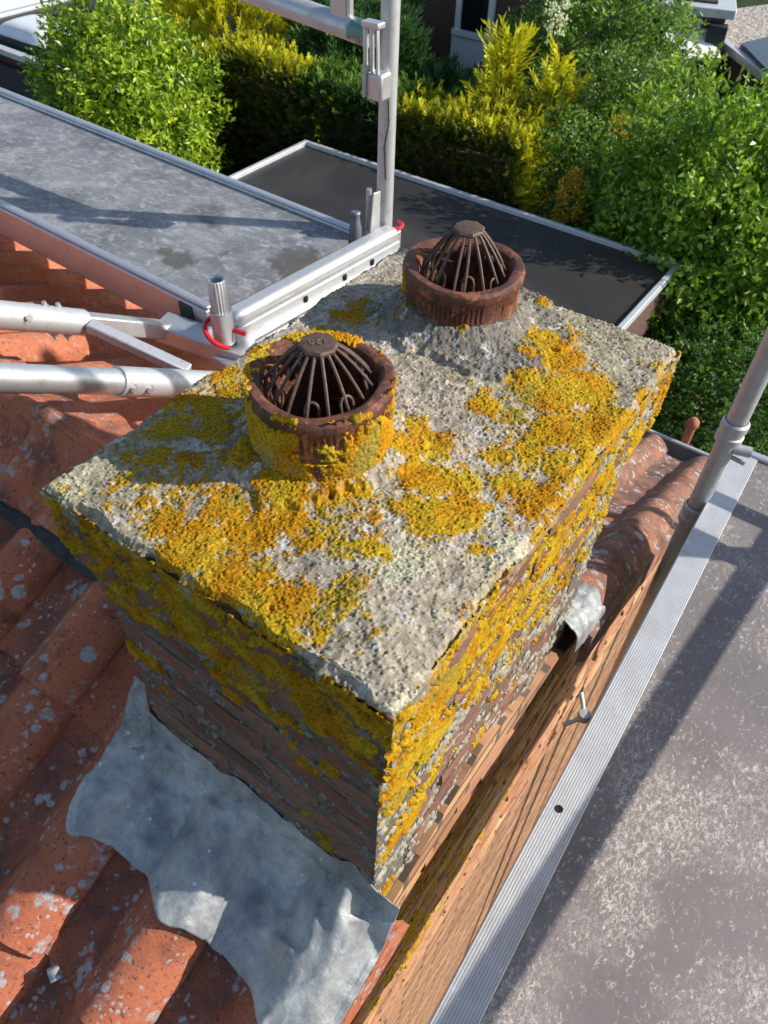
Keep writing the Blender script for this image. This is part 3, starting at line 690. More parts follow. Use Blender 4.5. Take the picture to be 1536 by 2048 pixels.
def hR(A, B_):
    Dd = blob_field(A, B_, RB, torf, 1.5); n_ = .45 * stretch(fbm(A * 30, B_ * 45, 4, 121)) + .32 * stretch(fbm(A * 110, B_ * 110, 3, 122)) + .23 * stretch(fbm(A * 300, B_ * 300, 2, 123)); wl1, _ = wor(A * 40 + fbm(A * 50, B_ * 50, 2, 124), B_ * 40, 125); n_ = n_ + .18 * sst(.25, .75, wl1) - .05; Dd = np.minimum(Dd, .80); Dd = np.maximum(Dd, .54 * sst(.745 - .34, .745 - .16, B_)); Dd = np.maximum(Dd, .42 * sst(.745 - .62, .745 - .36, B_)); return corner(Dd - n_ * .98 - .055, A, B_, Y1 - Y0)
crust('lichen_crust', chim, (X1, Y0, -.75), (0, 1, 0), (0, 0, 1), (1, 0, 0), Y1 - Y0, .745, .0017, hR, lambda A, B_: lichen_col(A, B_, 131) * (.62 + .6 * fbm(A * 70, B_ * 70, 3, 132))[..., None], offs_z(-.75), 141)
FB = [(300,1130,40,.8),(250,1180,30,.8),(260,1230,34,1.0),(310,1250,26,1.0),(220,1200,22,.9),(285,1330,26,1.0),(250,1310,22,.9),(380,1240,40,.95),(440,1310,36,1.05),(400,1280,40,.95),(455,1405,22,1.05),(430,1360,30,1),(530,1430,34,1.05),(500,1400,30,1.0),(570,1450,26,1.0),
      (480,1330,40,.95),(560,1330,50,.85),(620,1370,50,.85),(560,1280,40,.8),(680,1440,50,.95),(730,1480,40,.95),(640,1420,40,.9),(600,1540,30,.8),(650,1560,26,.8),(570,1500,20,.7),(740,1530,30,.8),(690,1500,30,.8),(600,1640,16,.8),(640,1700,20,.9),(670,1740,16,.9),(720,1790,18,.95),(740,1600,20,.6),(200,1130,30,.7),(160,1080,28,.8),(120,1020,20,.7),(320,1390,12,.8),(340,1190,40,.8),(500,1240,30,.7)]
toff = lambda p: (lambda q: (q[0] - X0, q[2] + .75, np.linalg.norm(q - np.array([0, 0, H]))))(py(p, Y0 + .012))
def hF(A, B_):
    Dd = blob_field(A, B_, FB, toff, 1.3); n_ = .5 * stretch(fbm(A * 26, B_ * 40, 3, 151)) + .3 * stretch(fbm(A * 120, B_ * 120, 3, 152)) + .2 * stretch(fbm(A * 300, B_ * 300, 2, 153)); Dd = np.maximum(Dd, .50 * sst(.745 - .26, .745 - .06, B_)); wl1, _ = wor(A * 34 + fbm(A * 50, B_ * 50, 2, 154), B_ * 46, 155); n_ = n_ + .16 * sst(.25, .75, wl1) - .05; return corner(Dd - n_ * .9 - .03, A, B_, X1 - X0)
crust('lichen_crust', chim, (X0, Y0, -.75), (1, 0, 0), (0, 0, 1), (0, -1, 0), X1 - X0, .745, .0018, hF, lambda A, B_: lichen_col(A, B_, 161) * (.5 + .6 * fbm(A * 70, B_ * 70, 3, 162))[..., None], offs_z(-.75), 171)
def hG(A, B_):
    n_ = .5 * stretch(fbm(A * 22, B_ * 60, 4, 181)) + .5 * stretch(fbm(A * 140, B_ * 140, 3, 182)); return corner(n_ - .78 - .06 * sst(.35, .6, B_), A, B_, X1 - X0)
crust('grey_lichen', chim, (X0, Y0, -.75), (1, 0, 0), (0, 0, 1), (0, -1, 0), X1 - X0, .72, .0032, hG, lambda A, B_: (np.array([.23, .225, .20]) * (.6 + .7 * fbm(A * 200, B_ * 200, 2, 183))[..., None]), offs_z(-.75), 191, .0003, .0003)
def hGr(A, B_):
    n_ = .5 * stretch(fbm(A * 22, B_ * 60, 4, 184)) + .5 * stretch(fbm(A * 140, B_ * 140, 3, 185)); return corner(n_ - .70, A, B_, Y1 - Y0)
crust('grey_lichen', chim, (X1, Y0, -.75), (0, 1, 0), (0, 0, 1), (1, 0, 0), Y1 - Y0, .72, .0032, hGr, lambda A, B_: (np.array([.36, .34, .27]) * (.6 + .7 * fbm(A * 200, B_ * 200, 2, 186))[..., None]), offs_z(-.75), 192, .0004, .0005)

def hW(A, B_):
    n_ = .5 * stretch(fbm(A * 16, B_ * 40, 4, 187)) + .5 * stretch(fbm(A * 140, B_ * 140, 3, 188)); return n_ - .76 - .10 * sst(.35, .8, A) - .25 * sst(.35, 0, B_)
crust('lichen_crust', gable, (GX + .004, .16, -1.75), (0, 1, 0), (0, 0, 1), (1, 0, 0), 1.0, .90, .0042, hW, lambda A, B_: lichen_col(A, B_, 189), lambda A, B_: A * 0, 190)
# ================================================================== POTS and wire guards
def make_pot(P, label, lich):
    c = (*P['c'], 0); ro, zr = P['r'], P['zr']
    t = thing('chimney_pot', (c[0], c[1], 0), label, 'chimney pot', 'clay pots on the chimney cap')
    n_ = 220; prof = [(.066, -.30), (.069, zr - .035), (.071, zr - .012), (.074, zr - .003), (.079, zr), (ro - .004, zr - .0005), (ro, zr - .005), (ro + .0005, zr - .014), (ro - .003, zr - .020), (ro - .0045, zr - .026), (ro - .0045, zr - .036), (ro - .0045, zr - .046), (ro - .004, zr - .052), (ro - .003, zr - .08), (ro - .002, -.02)]
    mb = MB(); mb.lathe(prof, c, n_)
    for i in range(len(prof)):
        for k in range(n_):
            v = mb.v[i * n_ + k]; a = 2 * math.pi * k / n_
            dr = .0012 * math.sin(3 * a + zr * 40) + .0008 * math.sin(7 * a + i)
            if 9 <= i <= 11 and k % 3 == 0: dr += -.0026 if math.sin(a * 5 + 1) > -.75 else -.0006
            rr = math.hypot(v[0] - c[0], v[1] - c[1]); s_ = (rr + dr) / rr
            mb.v[i * n_ + k] = (c[0] + (v[0] - c[0]) * s_, c[1] + (v[1] - c[1]) * s_, v[2] + (.0015 * math.sin(2 * a + 1) if i > 1 else 0))
    mb.build('clay_pipe', M['pot'], t, smooth=True)
    fl = MB(); fl.lathe([(.0001, -.29), (.068, -.29)], c, 40); fl.build('dark_flue_stop', M['near_black'], t)  # black disc added so the inside of the pot looks deep and dark
    if lich:
        su = 2 * math.pi
        a = np.linspace(0, su, 420); b_ = np.linspace(0, 1, 90); A, B_ = np.meshgrid(a, b_, indexing='ij'); arc = A * ro; zz = B_ * (zr + .004)
        facing = np.cos(A - math.radians(-95)) * .55 + .28        # thick on the side towards the platform
        facing = np.where(np.cos(A - math.radians(-40)) > .3, .60, facing)
        n_a = .6 * stretch(fbm(np.cos(A) * 2.6 + 9, np.sin(A) * 2.6 + B_ * 3.2, 4, 201)) + .4 * stretch(fbm(arc * 130, zz * 130, 3, 202))
        Dd = np.clip(facing + .28 - .50 * sst(.5, 1, B_) + .30 * sst(.3, 0, B_), 0, .8); Dd = np.where((np.cos(A - math.radians(-50)) > .955) & (B_ > .45), Dd - .45, Dd)
        hh_ = Dd - n_a * .92 - .05; gd_, gi_ = wor(arc * 250, zz * 250, 203)
        rr = ro - .004 + .003 * sst(.85, .92, B_) - .003 + .0045 * sst(-.01, .06, hh_) + .0018 * sst(.05, .4, hh_) + .0015 * sst(.7, .1, gd_)
        zz = zz + .004 * sst(0, .1, hh_) * sst(.95, 1, B_)
        Vv = np.stack([c[0] + rr * np.cos(A), c[1] + rr * np.sin(A), zz], -1).reshape(-1, 3); F_ = grid_faces(420, 90); F_ = F_[hh_.reshape(-1)[F_].max(1) > -.01]
        cc = lichen_col(arc + 3, zz, 204); g2 = sst(.5, .7, fbm(arc * 22, zz * 22, 3, 206))[..., None] * (np.cos(A - math.radians(-120)) > .2)[..., None]; cc = cc * (1 - g2 * .8) + np.array([.33, .32, .13]) * g2 * .8  # olive tint on the left: the pot's shaded side put into the colour
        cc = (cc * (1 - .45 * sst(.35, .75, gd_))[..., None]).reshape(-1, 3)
        link('lichen_crust', np_mesh('lichen_crust', Vv, F_, cc, True), M['crust'], t, kind='stuff')
        # crust creeping over the rim
        a = np.linspace(0, su, 420); b_ = np.linspace(0, 1, 16); A, B_ = np.meshgrid(a, b_, indexing='ij'); rr = .073 + B_ * (ro - .073)
        n_a = stretch(fbm(np.cos(A) * 3 + 2, np.sin(A) * 3 + 4, 4, 211)) * .7 + .3 * fbm(A * 14, B_ * 2, 3, 212)
        hh_ = np.where(np.cos(A - math.radians(165)) > .3, .56, .36) - n_a - .25 * (1 - B_); gd_, gi_ = wor(A * ro * 250, rr * 250, 213)
        z_ = zr - .004 + .005 * sst(-.01, .06, hh_) + .002 * sst(.7, .1, gd_)
        Vv = np.stack([c[0] + rr * np.cos(A), c[1] + rr * np.sin(A), z_], -1).reshape(-1, 3); F_ = grid_faces(420, 16); F_ = F_[hh_.reshape(-1)[F_].max(1) > -.01]
        link('lichen_crust', np_mesh('lichen_crust', Vv, F_, lichen_col(A * ro, rr, 214).reshape(-1, 3), True), M['crust'], t, kind='stuff')
    else:
        a = np.linspace(math.radians(172), math.radians(222), 120); b_ = np.linspace(0, 1, 60); A, B_ = np.meshgrid(a, b_, indexing='ij'); zz = .02 + B_ * (zr - .035); arc = A * ro
        hh_ = .9 - 1.2 * np.abs(A - math.radians(200)) / math.radians(22) * (.35 + .75 * B_) - .5 * fbm(arc * 60, zz * 60, 3, 221) ; gd_, gi_ = wor(arc * 250, zz * 250, 223)
        rr = ro - .006 + .0055 * sst(-.01, .06, hh_) + .0022 * sst(.7, .1, gd_)
        Vv = np.stack([c[0] + rr * np.cos(A), c[1] + rr * np.sin(A), zz], -1).reshape(-1, 3); F_ = grid_faces(120, 60); F_ = F_[hh_.reshape(-1)[F_].max(1) > -.01]
        link('lichen_crust', np_mesh('lichen_crust', Vv, F_, lichen_col(arc, zz, 224).reshape(-1, 3), True), M['crust'], t, kind='stuff')
    return t
make_pot(POT[0], 'short clay chimney pot heavily crusted with yellow lichen', True)
make_pot(POT[1], 'red brown clay chimney pot, mostly bare, set in cracked grey mortar', False)
def make_guard(P, ztop, rot, label, text):
    c = Vector((*P['c'], 0)); zr = P['zr']
    t = thing('wire_guard', (c.x, c.y, zr - .06), label, 'wire guard', 'rusty wire guards in the chimney pots')
    cc = c + Vector((.0, 0, ztop)); mb = MB(); pr = []
    n_ = 16
    for (rr, zz) in ((.0001, .0), (.017, .0), (.0215, -.0012), (.0235, -.004), (.0225, -.008), (.0001, -.008)): pr.append((rr, zz))
    mb.lathe(pr, cc, n_)
    for i in range(len(mb.v)):
        v = Vector(mb.v[i]); k = i % n_; s_ = .94 if k % 2 else 1.03; w_ = v - cc; mb.v[i] = tuple(cc + Vector((w_.x * s_, w_.y * s_, w_.z)))
    disc = mb.build('cap_disc', M['rust'], t, smooth=True)
    rim, bot = .0690, zr - .036
    for k in range(16):
        a = rot + 2 * math.pi * k / 16 + random.gauss(0, .06); ca, sa = math.cos(a), math.sin(a); rb = rim - abs(random.gauss(0, .003)); a2 = a + random.gauss(0, .04)
        path = []
        for q in np.linspace(0, 1, 9):
            qq = min(1, q / .8); rr = .0195 + (rb - .0195) * (qq ** .95); zz = ztop - .006 + (zr - .014 - ztop + .006) * qq + .004 * math.sin(qq * math.pi) - max(0, q - .8) / .2 * .035
            aa = a + (a2 - a) * q; path.append((c.x + rr * math.cos(aa), c.y + rr * math.sin(aa), zz))
        MB().tube(path, random.uniform(.0020, .0025), 7).build('wire', M['rust'], t, smooth=True)
    for k in range(8):
        a = rot + 2 * math.pi * (k + .5) / 8 + random.gauss(0, .05); w_ = .0105; path = []; hl = random.uniform(.022, .034)
        tx, ty = -math.sin(a), math.cos(a); rx, ry = math.cos(a), math.sin(a); r0 = rim - .004
        for q in np.linspace(0, 1, 17):
            if q < .3: s_, zz = -1, q / .3 * hl
            elif q > .7: s_, zz = 1, (1 - q) / .3 * hl
            else: an = (q - .3) / .4 * math.pi; s_, zz = -math.cos(an), hl + math.sin(an) * w_ * .9
            rr = r0 - zz * .30; path.append((c.x + rr * rx + tx * s_ * w_ * .8, c.y + rr * ry + ty * s_ * w_ * .8, bot + zz))
        MB().tube(path, .0020, 7).build('wire_loop', M['rust'], t, smooth=True)
    if text:
        cu = bpy.data.curves.new('number', 'FONT'); cu.body = '120'; cu.size = .0135; cu.extrude = .0004; cu.align_x = 'CENTER'; cu.align_y = 'CENTER'; cu.resolution_u = 2; cu.space_character = 1.15
        tmp = bpy.data.objects.new('tmp', cu); COL.objects.link(tmp); dg = bpy.context.evaluated_depsgraph_get(); me = bpy.data.meshes.new_from_object(tmp.evaluated_get(dg)); bpy.data.objects.remove(tmp); 
        ang = text; Rm = Matrix.Rotation(ang, 4, 'Z'); me.transform(Matrix.Translation(cc + Vector((0, 0, .0006))) @ Rm); me.materials.clear()
        link('embossed_number', me, m_plain('worn_steel', (.26, .19, .15), .5, .5, 200, .2), disc)
    return t
make_guard(POT[0], .167, .1, 'rusty wire guard with stamped disc, in the yellow lichened pot', math.radians(35.2 + 180 + 8))
make_guard(POT[1], .158, .23, 'rusty wire guard rising from the mostly bare clay pot', None)

# ================================================================== LEAD FLASHINGS
def near_surf(X, Y):
    s = np.mod(X - VX, TW); p = tprof(np.where(s > TW - .03, s, s)); k = np.zeros_like(X)
    for dx, w_ in ((-.02, .2), (-.01, .2), (0, .2), (.01, .2), (.02, .2)):
        s2 = np.mod(X + dx - VX, TW); k += w_ * tprof(s2)
    base = RZ - KN * (RY - Y); return base + k * .95 - .004
nu_, nv_ = 190, 90
a = np.linspace(0, 1, nu_); b_ = np.linspace(0, 1, nv_); A, B_ = np.meshgrid(a, b_, indexing='ij')
XL, XR = -.765, -.163
Xs = XL + A * (XR - XL)
low = .150 + (fbm(Xs * 14, Xs * 0, 3, 301) - .5) * .022 - .035 * sst(-.40, -.20, Xs) + .03 * np.exp(-A / .02) - .030 * np.exp(-(((np.mod(Xs - VX, TW)) - .178) / .045) ** 2) + .010
Yt = .335; upst = .22                        # first 22 % of the sheet is the upstand against the brick
q = np.clip((B_ - upst) / (1 - upst), 0, 1)
Ys = Yt - q * (Yt - low)
fil = np.exp(-(q / .10) ** 2) * (B_ >= upst)
Zs = np.maximum(near_surf(Xs, Ys), RZ - KN * (RY - Ys) + .045 * np.exp(-(q / .16) ** 2)) + .013 + (fbm(Xs * 11, Ys * 11, 3, 302) - .5) * .018 * (1 - .8 * q) + (.5 - np.abs(fbm(Xs * 17, Ys * 17, 2, 303) - .5) * 3) * .017 * (1 - .6 * q) + (fbm(Xs * 60, Ys * 60, 2, 307) - .5) * .004
zt = np.where(B_ < upst, (1 - B_ / upst) * .042 * (.94 + .12 * fbm(A * 8, B_ * 0, 3, 304)), 0)
Zs = Zs + zt; Ys = np.where(B_ < upst, Yt - .004 - .012 * (B_ / upst) + (fbm(Xs * 40, B_ * 3, 3, 305) - .5) * .004, Ys - .012)
# crease ridge running down from the left corner
cr = np.exp(-(((Xs + .655) + (q - .2) * -.05) / .012) ** 2) * sst(0, .1, q) * (1 - q); Zs += cr * .016
cr2 = np.exp(-(((Xs + .255) - q * .08) / .016) ** 2) * (1 - q); Zs += cr2 * .016
Xs2 = Xs + (fbm(Ys * 20 + 3, Xs * 3, 3, 306) - .5) * .012 * (np.exp(-A / .04))
fl_me = np_mesh('lead_flashing', np.stack([Xs2, Ys, Zs], -1).reshape(-1, 3), grid_faces(nu_, nv_)[:, ::-1], None, True)
fl = link('lead_flashing', fl_me, M['lead']); props(fl, 'crumpled grey lead apron dressed over the pantiles below the chimney', 'flashing', 'lead flashings')
sm = fl.modifiers.new('thick', 'SOLIDIFY'); sm.thickness = .0025; sm.offset = -1
def lump(name, c, rad, sq, seed, mat, label, cat, group=None, rot=(0, 0, 0), sub=5, amp=.35):
    bm = bmesh.new(); bmesh.ops.create_icosphere(bm, subdivisions=sub, radius=1)
    co = np.array([v.co for v in bm.verts]); n_ = fbm(co[:, 0] * 1.6 + 5 + seed, co[:, 1] * 1.6 + co[:, 2] * 1.3 + 9, 3, seed) - .5; n2_ = fbm(co[:, 0] * 5 + 5, co[:, 1] * 5 + co[:, 2] * 4, 3, seed + 1) - .5
    for i, v in enumerate(bm.verts): v.co = v.co * (1 + amp * n_[i] * 2 + .12 * n2_[i] * 2)
    me = bpy.data.meshes.new(name); bm.to_mesh(me); bm.free(); o = link(name, me, mat, None, True)
    o.location = c; o.scale = sq; o.rotation_euler = rot; props(o, label, cat, group); return o
# folded end of the apron at the stack's left corner
ncor = 60
fa = MB(); path = []
tt = np.linspace(0, 1, 40); 
p0 = np.array([-.726, .318, -.665]); p1 = np.array([-.733, .36, -.53])
A, B_ = np.meshgrid(np.linspace(0, 1, 40), np.linspace(0, 1, 50), indexing='ij')
ang = (A - .5) * 2.6; bulge = .030 * (1 - B_) ** .7 + .010 + .010 * (fbm(A * 4, B_ * 5, 4, 311) - .5)
Xc = p0[0] + (p1[0] - p0[0]) * B_ - .010 + np.sin(ang) * bulge; Yc = p0[1] + (p1[1] - p0[1]) * B_ - np.cos(ang) * bulge * .7 - .004; Zc = p0[2] + (p1[2] - p0[2]) * B_ + np.cos(ang) * bulge * .5 + (fbm(A * 6, B_ * 8, 4, 312) - .5) * .016
fo = link('fold', np_mesh('fold', np.stack([Xc, Yc, Zc], -1).reshape(-1, 3), grid_faces(40, 50), None, True), M['lead'], None)
fo.parent = fl
sm = fo.modifiers.new('thick', 'SOLIDIFY'); sm.thickness = .003
lc_ = pplane((288, 1508), -.70, .33, .5); lo_ = lump('folded_lump', (lc_[0] + .012, lc_[1] + .004, lc_[2] + .040), 1, (.034, .030, .030), 5, M['lead'], None, None, rot=(.5, 0, .4)); lo_.parent = fl
# side piece on the far slope, dressed over the verge roll
A, B_ = np.meshgrid(np.linspace(0, 1, 60), np.linspace(0, 1, 50), indexing='ij')
Yv = 1.02 + A * .19; ang = -1.0 + B_ * 2.5; rad = .063 + .006 * (fbm(A * 6, B_ * 6, 3, 321) - .5)
Xv = -.232 + np.sin(ang) * rad; base = RZ - KF * (Yv - RY) + .006; Zv = base + np.cos(ang) * rad * .95 + (fbm(A * 9, B_ * 9, 4, 322) - .5) * .012 - sst(.85, 1, B_) * .03
Yv = Yv + (fbm(B_ * 5, A * 2, 3, 323) - .5) * .05 * A
sp_ = link('lead_flashing', np_mesh('lead_flashing', np.stack([Xv, Yv, Zv], -1).reshape(-1, 3), grid_faces(60, 50), None, True), M['lead'])
props(sp_, 'small grey lead saddle wrapped over the verge roll beside the stack', 'flashing', 'lead flashings'); sm = sp_.modifiers.new('thick', 'SOLIDIFY'); sm.thickness = .003
# loose broken lead clip on the tiles
cl = MB(); q0 = pplane((118, 1955), -.70, .33, .5) + np.array([0, 0, .02])
for i, (dx, dz) in enumerate(((-.012, .004), (-.004, .010), (.004, .004), (.012, .008))):
    for s_ in (-.009, .009): cl.v.append((q0[0] + dx + s_ * .5, q0[1] + s_ - dx * .4, q0[2] + dz))
cl.f = [(0, 1, 3, 2), (2, 3, 5, 4), (4, 5, 7, 6)]
o = cl.build('tile_clip', M['galv'], None, True); props(o, 'small bent grey metal clip lying on the tiles', 'clip'); o.modifiers.new('t', 'SOLIDIFY').thickness = .002

# ================================================================== SCAFFOLD beyond the ridge (left in the picture)
DZ = -.56
def P2(p, z): return Vector(pz(p, z))
def V3(x, y, z): return Vector((x, y, z))
cA, cB = P2((430, 615), DZ), P2((710, 470), DZ); LA = V3(-5.4, cA.y + .12, DZ); LB = V3(-5.4, cB.y + .10, DZ); dL = (LA - cA).normalized()
sp = thing('scaffold_platform', ((cA.x + LA.x) / 2, (cA.y + cB.y) / 2, DZ - .11), 'long scuffed grey scaffold platform with aluminium edges over the far roof slope', 'platform')
mb = MB(); mb.prism([(cA.x, cA.y), (cB.x, cB.y), (LB.x, LB.y), (LA.x, LA.y)], DZ - .024, DZ - .007); mb.build('deck_board', M['deckL'], sp)
for (p_, q_, s_) in ((cA, LA, -1), (cB, LB, 1)):
    off = V3(0, s_ * .019, 0); mb = MB(); hb = .114 if s_ < 0 else .062; mb.beam(p_ + off + V3(0, 0, .003 - hb / 2), q_ + off + V3(0, 0, .003 - hb / 2), .036, hb)
    mb.beam(p_ + off * .9 + V3(0, 0, .008), q_ + off * .9 + V3(0, 0, .008), .026, .012); mb.build('side_beam', M['alu_b'], sp, bevel=.005)
e0 = cA + dL * .06; st = MB(); st.beam(e0 + V3(0, -.040, -.050), e0 + dL * .054 + V3(0, -.040, -.050), .003, .09); st.build('green_sticker', M['green'], sp)
# end frame: round-edged top bar, lower ledge bar, corner spigots
n0, n1 = P2((452, 640), DZ + .018), P2((785, 462), DZ + .018); d_ = (n1 - n0).normalized()
fr = thing('scaffold_end_frame', tuple((n0 + n1) / 2 + V3(0, 0, -.14)), 'pale aluminium scaffold end frame with ribbed spigot and red clips', 'scaffold frame')
mb = MB(); mb.beam(n0, n1, .06, .042); mb.build('top_bar', M['alu'], fr, bevel=.017, seg=3)
mb = MB(); mb.beam(n0 + V3(.014, 0, -.054), n1 + V3(.014, 0, -.054), .041, .066); mb.build('middle_bar', M['alu'], fr, bevel=.005)
mb = MB(); mb.beam(n0 + V3(.038, 0, -.108) - d_ * .07, n1 + V3(.038, 0, -.108) + d_ * .036, .084, .036); mb.build('ledge_bar', M['alu_b'], fr, bevel=.004)
for k_ in (.38, .62, .80):
    q_ = n0 + (n1 - n0) * k_ + V3(.036, 0, -.042); mb = MB(); mb.box(q_, (.009, .012, .018)); mb.build('slot', M['near_black'], fr)  # slot is a black block, its dark depth put into the colour
s0 = P2((447, 660), DZ); mb = MB(); mb.tube([s0 + V3(0, 0, -.036), s0 + V3(0, 0, .066)], .031, 24); mb.build('sleeve', M['alu'], fr, True)
n_ = 40; mb = MB()
mb.lathe([(.016, .156), (.022, .160), (.026, .156), (.027, .066), (.031, .062)], s0, n_)
for i in range(len(mb.v)):
    if i // n_ in (2, 3) and i % 2: v = Vector(mb.v[i]); w_ = v - s0; mb.v[i] = (s0.x + w_.x * .9, s0.y + w_.y * .9, v.z)
mb.lathe([(.016, .156), (.016, .07)], s0, n_); mb.build('ribbed_spigot', M['alu'], fr, True)
def clip(c, r_, a0, a1, tilt, parent, rr=.007):
    path = [c + V3(r_ * math.cos(t_), r_ * math.sin(t_), tilt * math.cos(t_)) for t_ in np.linspace(a0, a1, 18)]
    MB().tube(path, rr, 8).build('red_clip', M['red'], parent, True)
clip(s0 + V3(.005, -.005, -.002), .050, math.radians(150), math.radians(330), -.024, fr)
MB().tube([s0 + V3(.022, .007, .007), s0 + V3(.063, .024, .0)], .007, 8).build('red_pin', M['red'], fr, True)
s1 = P2((704, 476), DZ) + V3(0, .02, -.02); mb = MB(); mb.lathe([(.0001, .105), (.014, .105), (.017, .10), (.014, .086), (.015, .075), (.021, .05), (.023, 0)], s1, 24); mb.build('capped_spigot', M['zinc'], fr, True)
s2 = P2((737, 462), DZ); MB().tube([s2, s2 + V3(0, 0, .145)], .0095, 12).build('pin', M['alu'], fr, True)
# vertical post with clamp, lower guard rail
PX, PY = -1.422, 2.048
po = thing('scaffold_post', (PX, PY, DZ - .12), 'tall dull aluminium scaffold post rising from the end frame, rail clamp on it', 'scaffold post', 'scaffold posts')
MB().tube([(PX, PY, DZ - .14), (PX, PY, 1.6)], .0275, 28).build('tube', M['alu'], po, True)
mb = MB(); mb.box((PX + .014, PY - .024, DZ - .072), (.09, .09, .156)); mb.build('foot_block', M['alu_b'], po, bevel=.006)
mb = MB(); mb.beam((PX, PY - .054, DZ + .012), (PX, PY - .036, DZ + .14), .007, .06); mb.build('gusset', M['alu'], po, bevel=.002)
clip(V3(PX + .036, PY + .012, DZ + .018), .026, math.radians(-120), math.radians(100), 0, po, .006)
mb = MB(); mb.tube([(PX + .020, PY - .027, -.14), (PX + .022, PY - .022, -.21), (PX + .012, PY - .030, -.28), (PX + .019, PY - .026, -.38)], .0018, 6); mb.build('marker_stripe', M['near_black'], po, True)
ra, rb = Vector(py((748, 74), PY - .036)), Vector(py((545, 0), PY - .036)); dv = (rb - ra).normalized()
rail = thing('guard_rail', tuple(ra), 'round aluminium guard rail with flat claw hooked on the scaffold post', 'guard rail', 'guard rails')
MB().tube([ra, ra + dv * 3.4], .0315, 28).build('tube', m_alu('rail_aluminium', metal=.6, rough=.4, stain=Vector(py((715, 58), PY - .066))), rail, True)
up0 = Vector(py((684, 48), PY - .036)); mb = MB(); mb.beam(up0, up0 + V3(0, 0, 1.0), .06, .036, (0, 1, 0)); mb.build('upright', M['alu_b'], rail, bevel=.004)
u2 = ra + dv * 1.02; mb = MB(); mb.beam(u2 + V3(0, 0, -.12), u2 + V3(.30, 0, .84), .042, .03, (0, 1, 0)); mb.build('brace', M['alu_b'], rail, bevel=.004)
cl_ = ra + V3(.014, -.014, 0); mb = MB()
for dx_, w_ in ((-.019, .011), (.003, .011), (.024, .007)): mb.beam(cl_ + V3(dx_, -.022, .042), cl_ + V3(dx_ + .007, -.026, -.078), w_, .014, (0, 1, 0))
mb.box(cl_ + V3(.005, -.017, .041), (.060, .038, .016)); mb.build('claw', M['alu_b'], rail, bevel=.004)
mb = MB(); mb.box(cl_ + V3(.022, -.007, -.114), (.055, .055, .074)); mb.build('clamp_block', M['alu_b'], rail, bevel=.008)
mb = MB(); mb.box(cl_ + V3(-.007, -.036, -.102), (.010, .019, .084)); mb.build('lever', M['galv'], rail, bevel=.003)
# ridge support frame: two raking tubes, corner piece, brace
E1 = P2((336, 660), -.62); T1 = Vector(px((165, 645), E1.x)); S1 = Vector(px((0, 630), E1.x)); dT = (S1 - T1).normalized()
rf = thing('scaffold_ridge_frame', (-1.5, 1.0, -.70), 'raking aluminium tube frame bolted under the scaffold, lying along the far roof slope', 'scaffold frame')
MB().tube([T1, T1 + dT * 1.3], .0342, 28).build('tube', M['alu'], rf, True)
mb = MB(); mb.beam(T1 + dT * .06, E1, .050, .048); mb.build('flat_arm', M['alu_b'], rf, bevel=.005)
B0 = P2((322, 652), -.615); B1 = P2((500, 712), -.64); mb = MB(); mb.beam(B0, B1, .084, .054); mb.build('corner_bar', M['alu_b'], rf, bevel=.004)
X2 = -1.30; T2a, T2b = Vector(px((232, 763), X2)), Vector(px((0, 756), X2)); d2 = (T2b - T2a).normalized()
MB().tube([T2a - d2 * .036, T2a + d2 * 1.2], .0302, 28).build('tube', M['alu_b'], rf, True)
MB().tube([T2a - d2 * .55, T2a], .0355, 28).build('sleeve', M['alu'], rf, True)
br0, br1 = Vector(px((178, 650), E1.x + .036)), Vector(px((378, 742), X2 - .036)); mb = MB(); mb.beam(br0, br1, .034, .026); mb.build('brace', M['alu'], rf, bevel=.004)
def bolt(c, ax, par):
    ax = Vector(ax).normalized(); MB().tube([c, c + ax * .011], .0115, 6).build('bolt_head', M['galv'], par); MB().tube([c + ax * .011, c + ax * .024], .006, 10).build('bolt_end', M['galv'], par, True)
camv = Vector((0, 0, H))
for k_ in (.048, .10):
    q_ = T2a - d2 * k_; v_ = (camv - q_).normalized(); bolt(q_ + (v_ + V3(0, 0, -.35)).normalized() * .034, v_ + V3(0, 0, -.35), rf)
for k_ in (.06, .10):
    q_ = T1 + dT * k_; bolt(q_ + V3(0, 0, -.032), (0, 0, -1), rf); bolt(q_ + V3(0, 0, .026), (0, 0, 1), rf)
q_ = T1 + dT * .16; v_ = (camv - q_).normalized(); bolt(q_ + v_ * .031, v_, rf)

# ================================================================== WORK PLATFORM beside the gable (right in the picture)
WZ = -.75
wp = thing('work_platform', (.28, .9, WZ - .1), 'brown coated plywood scaffold platform with ribbed aluminium edge beside the gable', 'platform')
bL0, bL1 = Vector(pz((855, 2048), WZ)), Vector(pz((1468, 900), WZ)); bR0, bR1 = Vector(pz((968, 2048), WZ)), Vector(pz((1508, 965), WZ))
dd = (bL1 - bL0).normalized(); bL0 -= dd * 1.0; bW = .068
nrm = Vector((dd.y, -dd.x, 0)); 
mb = MB(); Lb = (bL1 - bL0).length; secs = [(0, -.095), (0, -.002), (.003, 0)]
x_ = .005; 
while x_ < bW - .004:
    secs += [(x_, 0), (x_ + .0006, -.0006), (x_ + .0014, -.0006), (x_ + .0020, 0)]; x_ += .0052
secs += [(bW - .002, 0), (bW, -.003), (bW, -.095)]
n_ = len(secs)
for p_ in (bL0, bL1):
    for (sx_, sz_) in secs: mb.v.append(tuple(p_ + nrm * sx_ + Vector((0, 0, sz_))))
for i in range(n_ - 1): mb.f.append((i, n_ + i, n_ + i + 1, i + 1))
mb.f.append((n_ - 1, 2 * n_ - 1, n_, 0)); mb.f.append(tuple(range(n_))); mb.f.append(tuple(range(2 * n_ - 1, n_ - 1, -1)))
mb.build('ribbed_beam', M['ribbed'], wp)
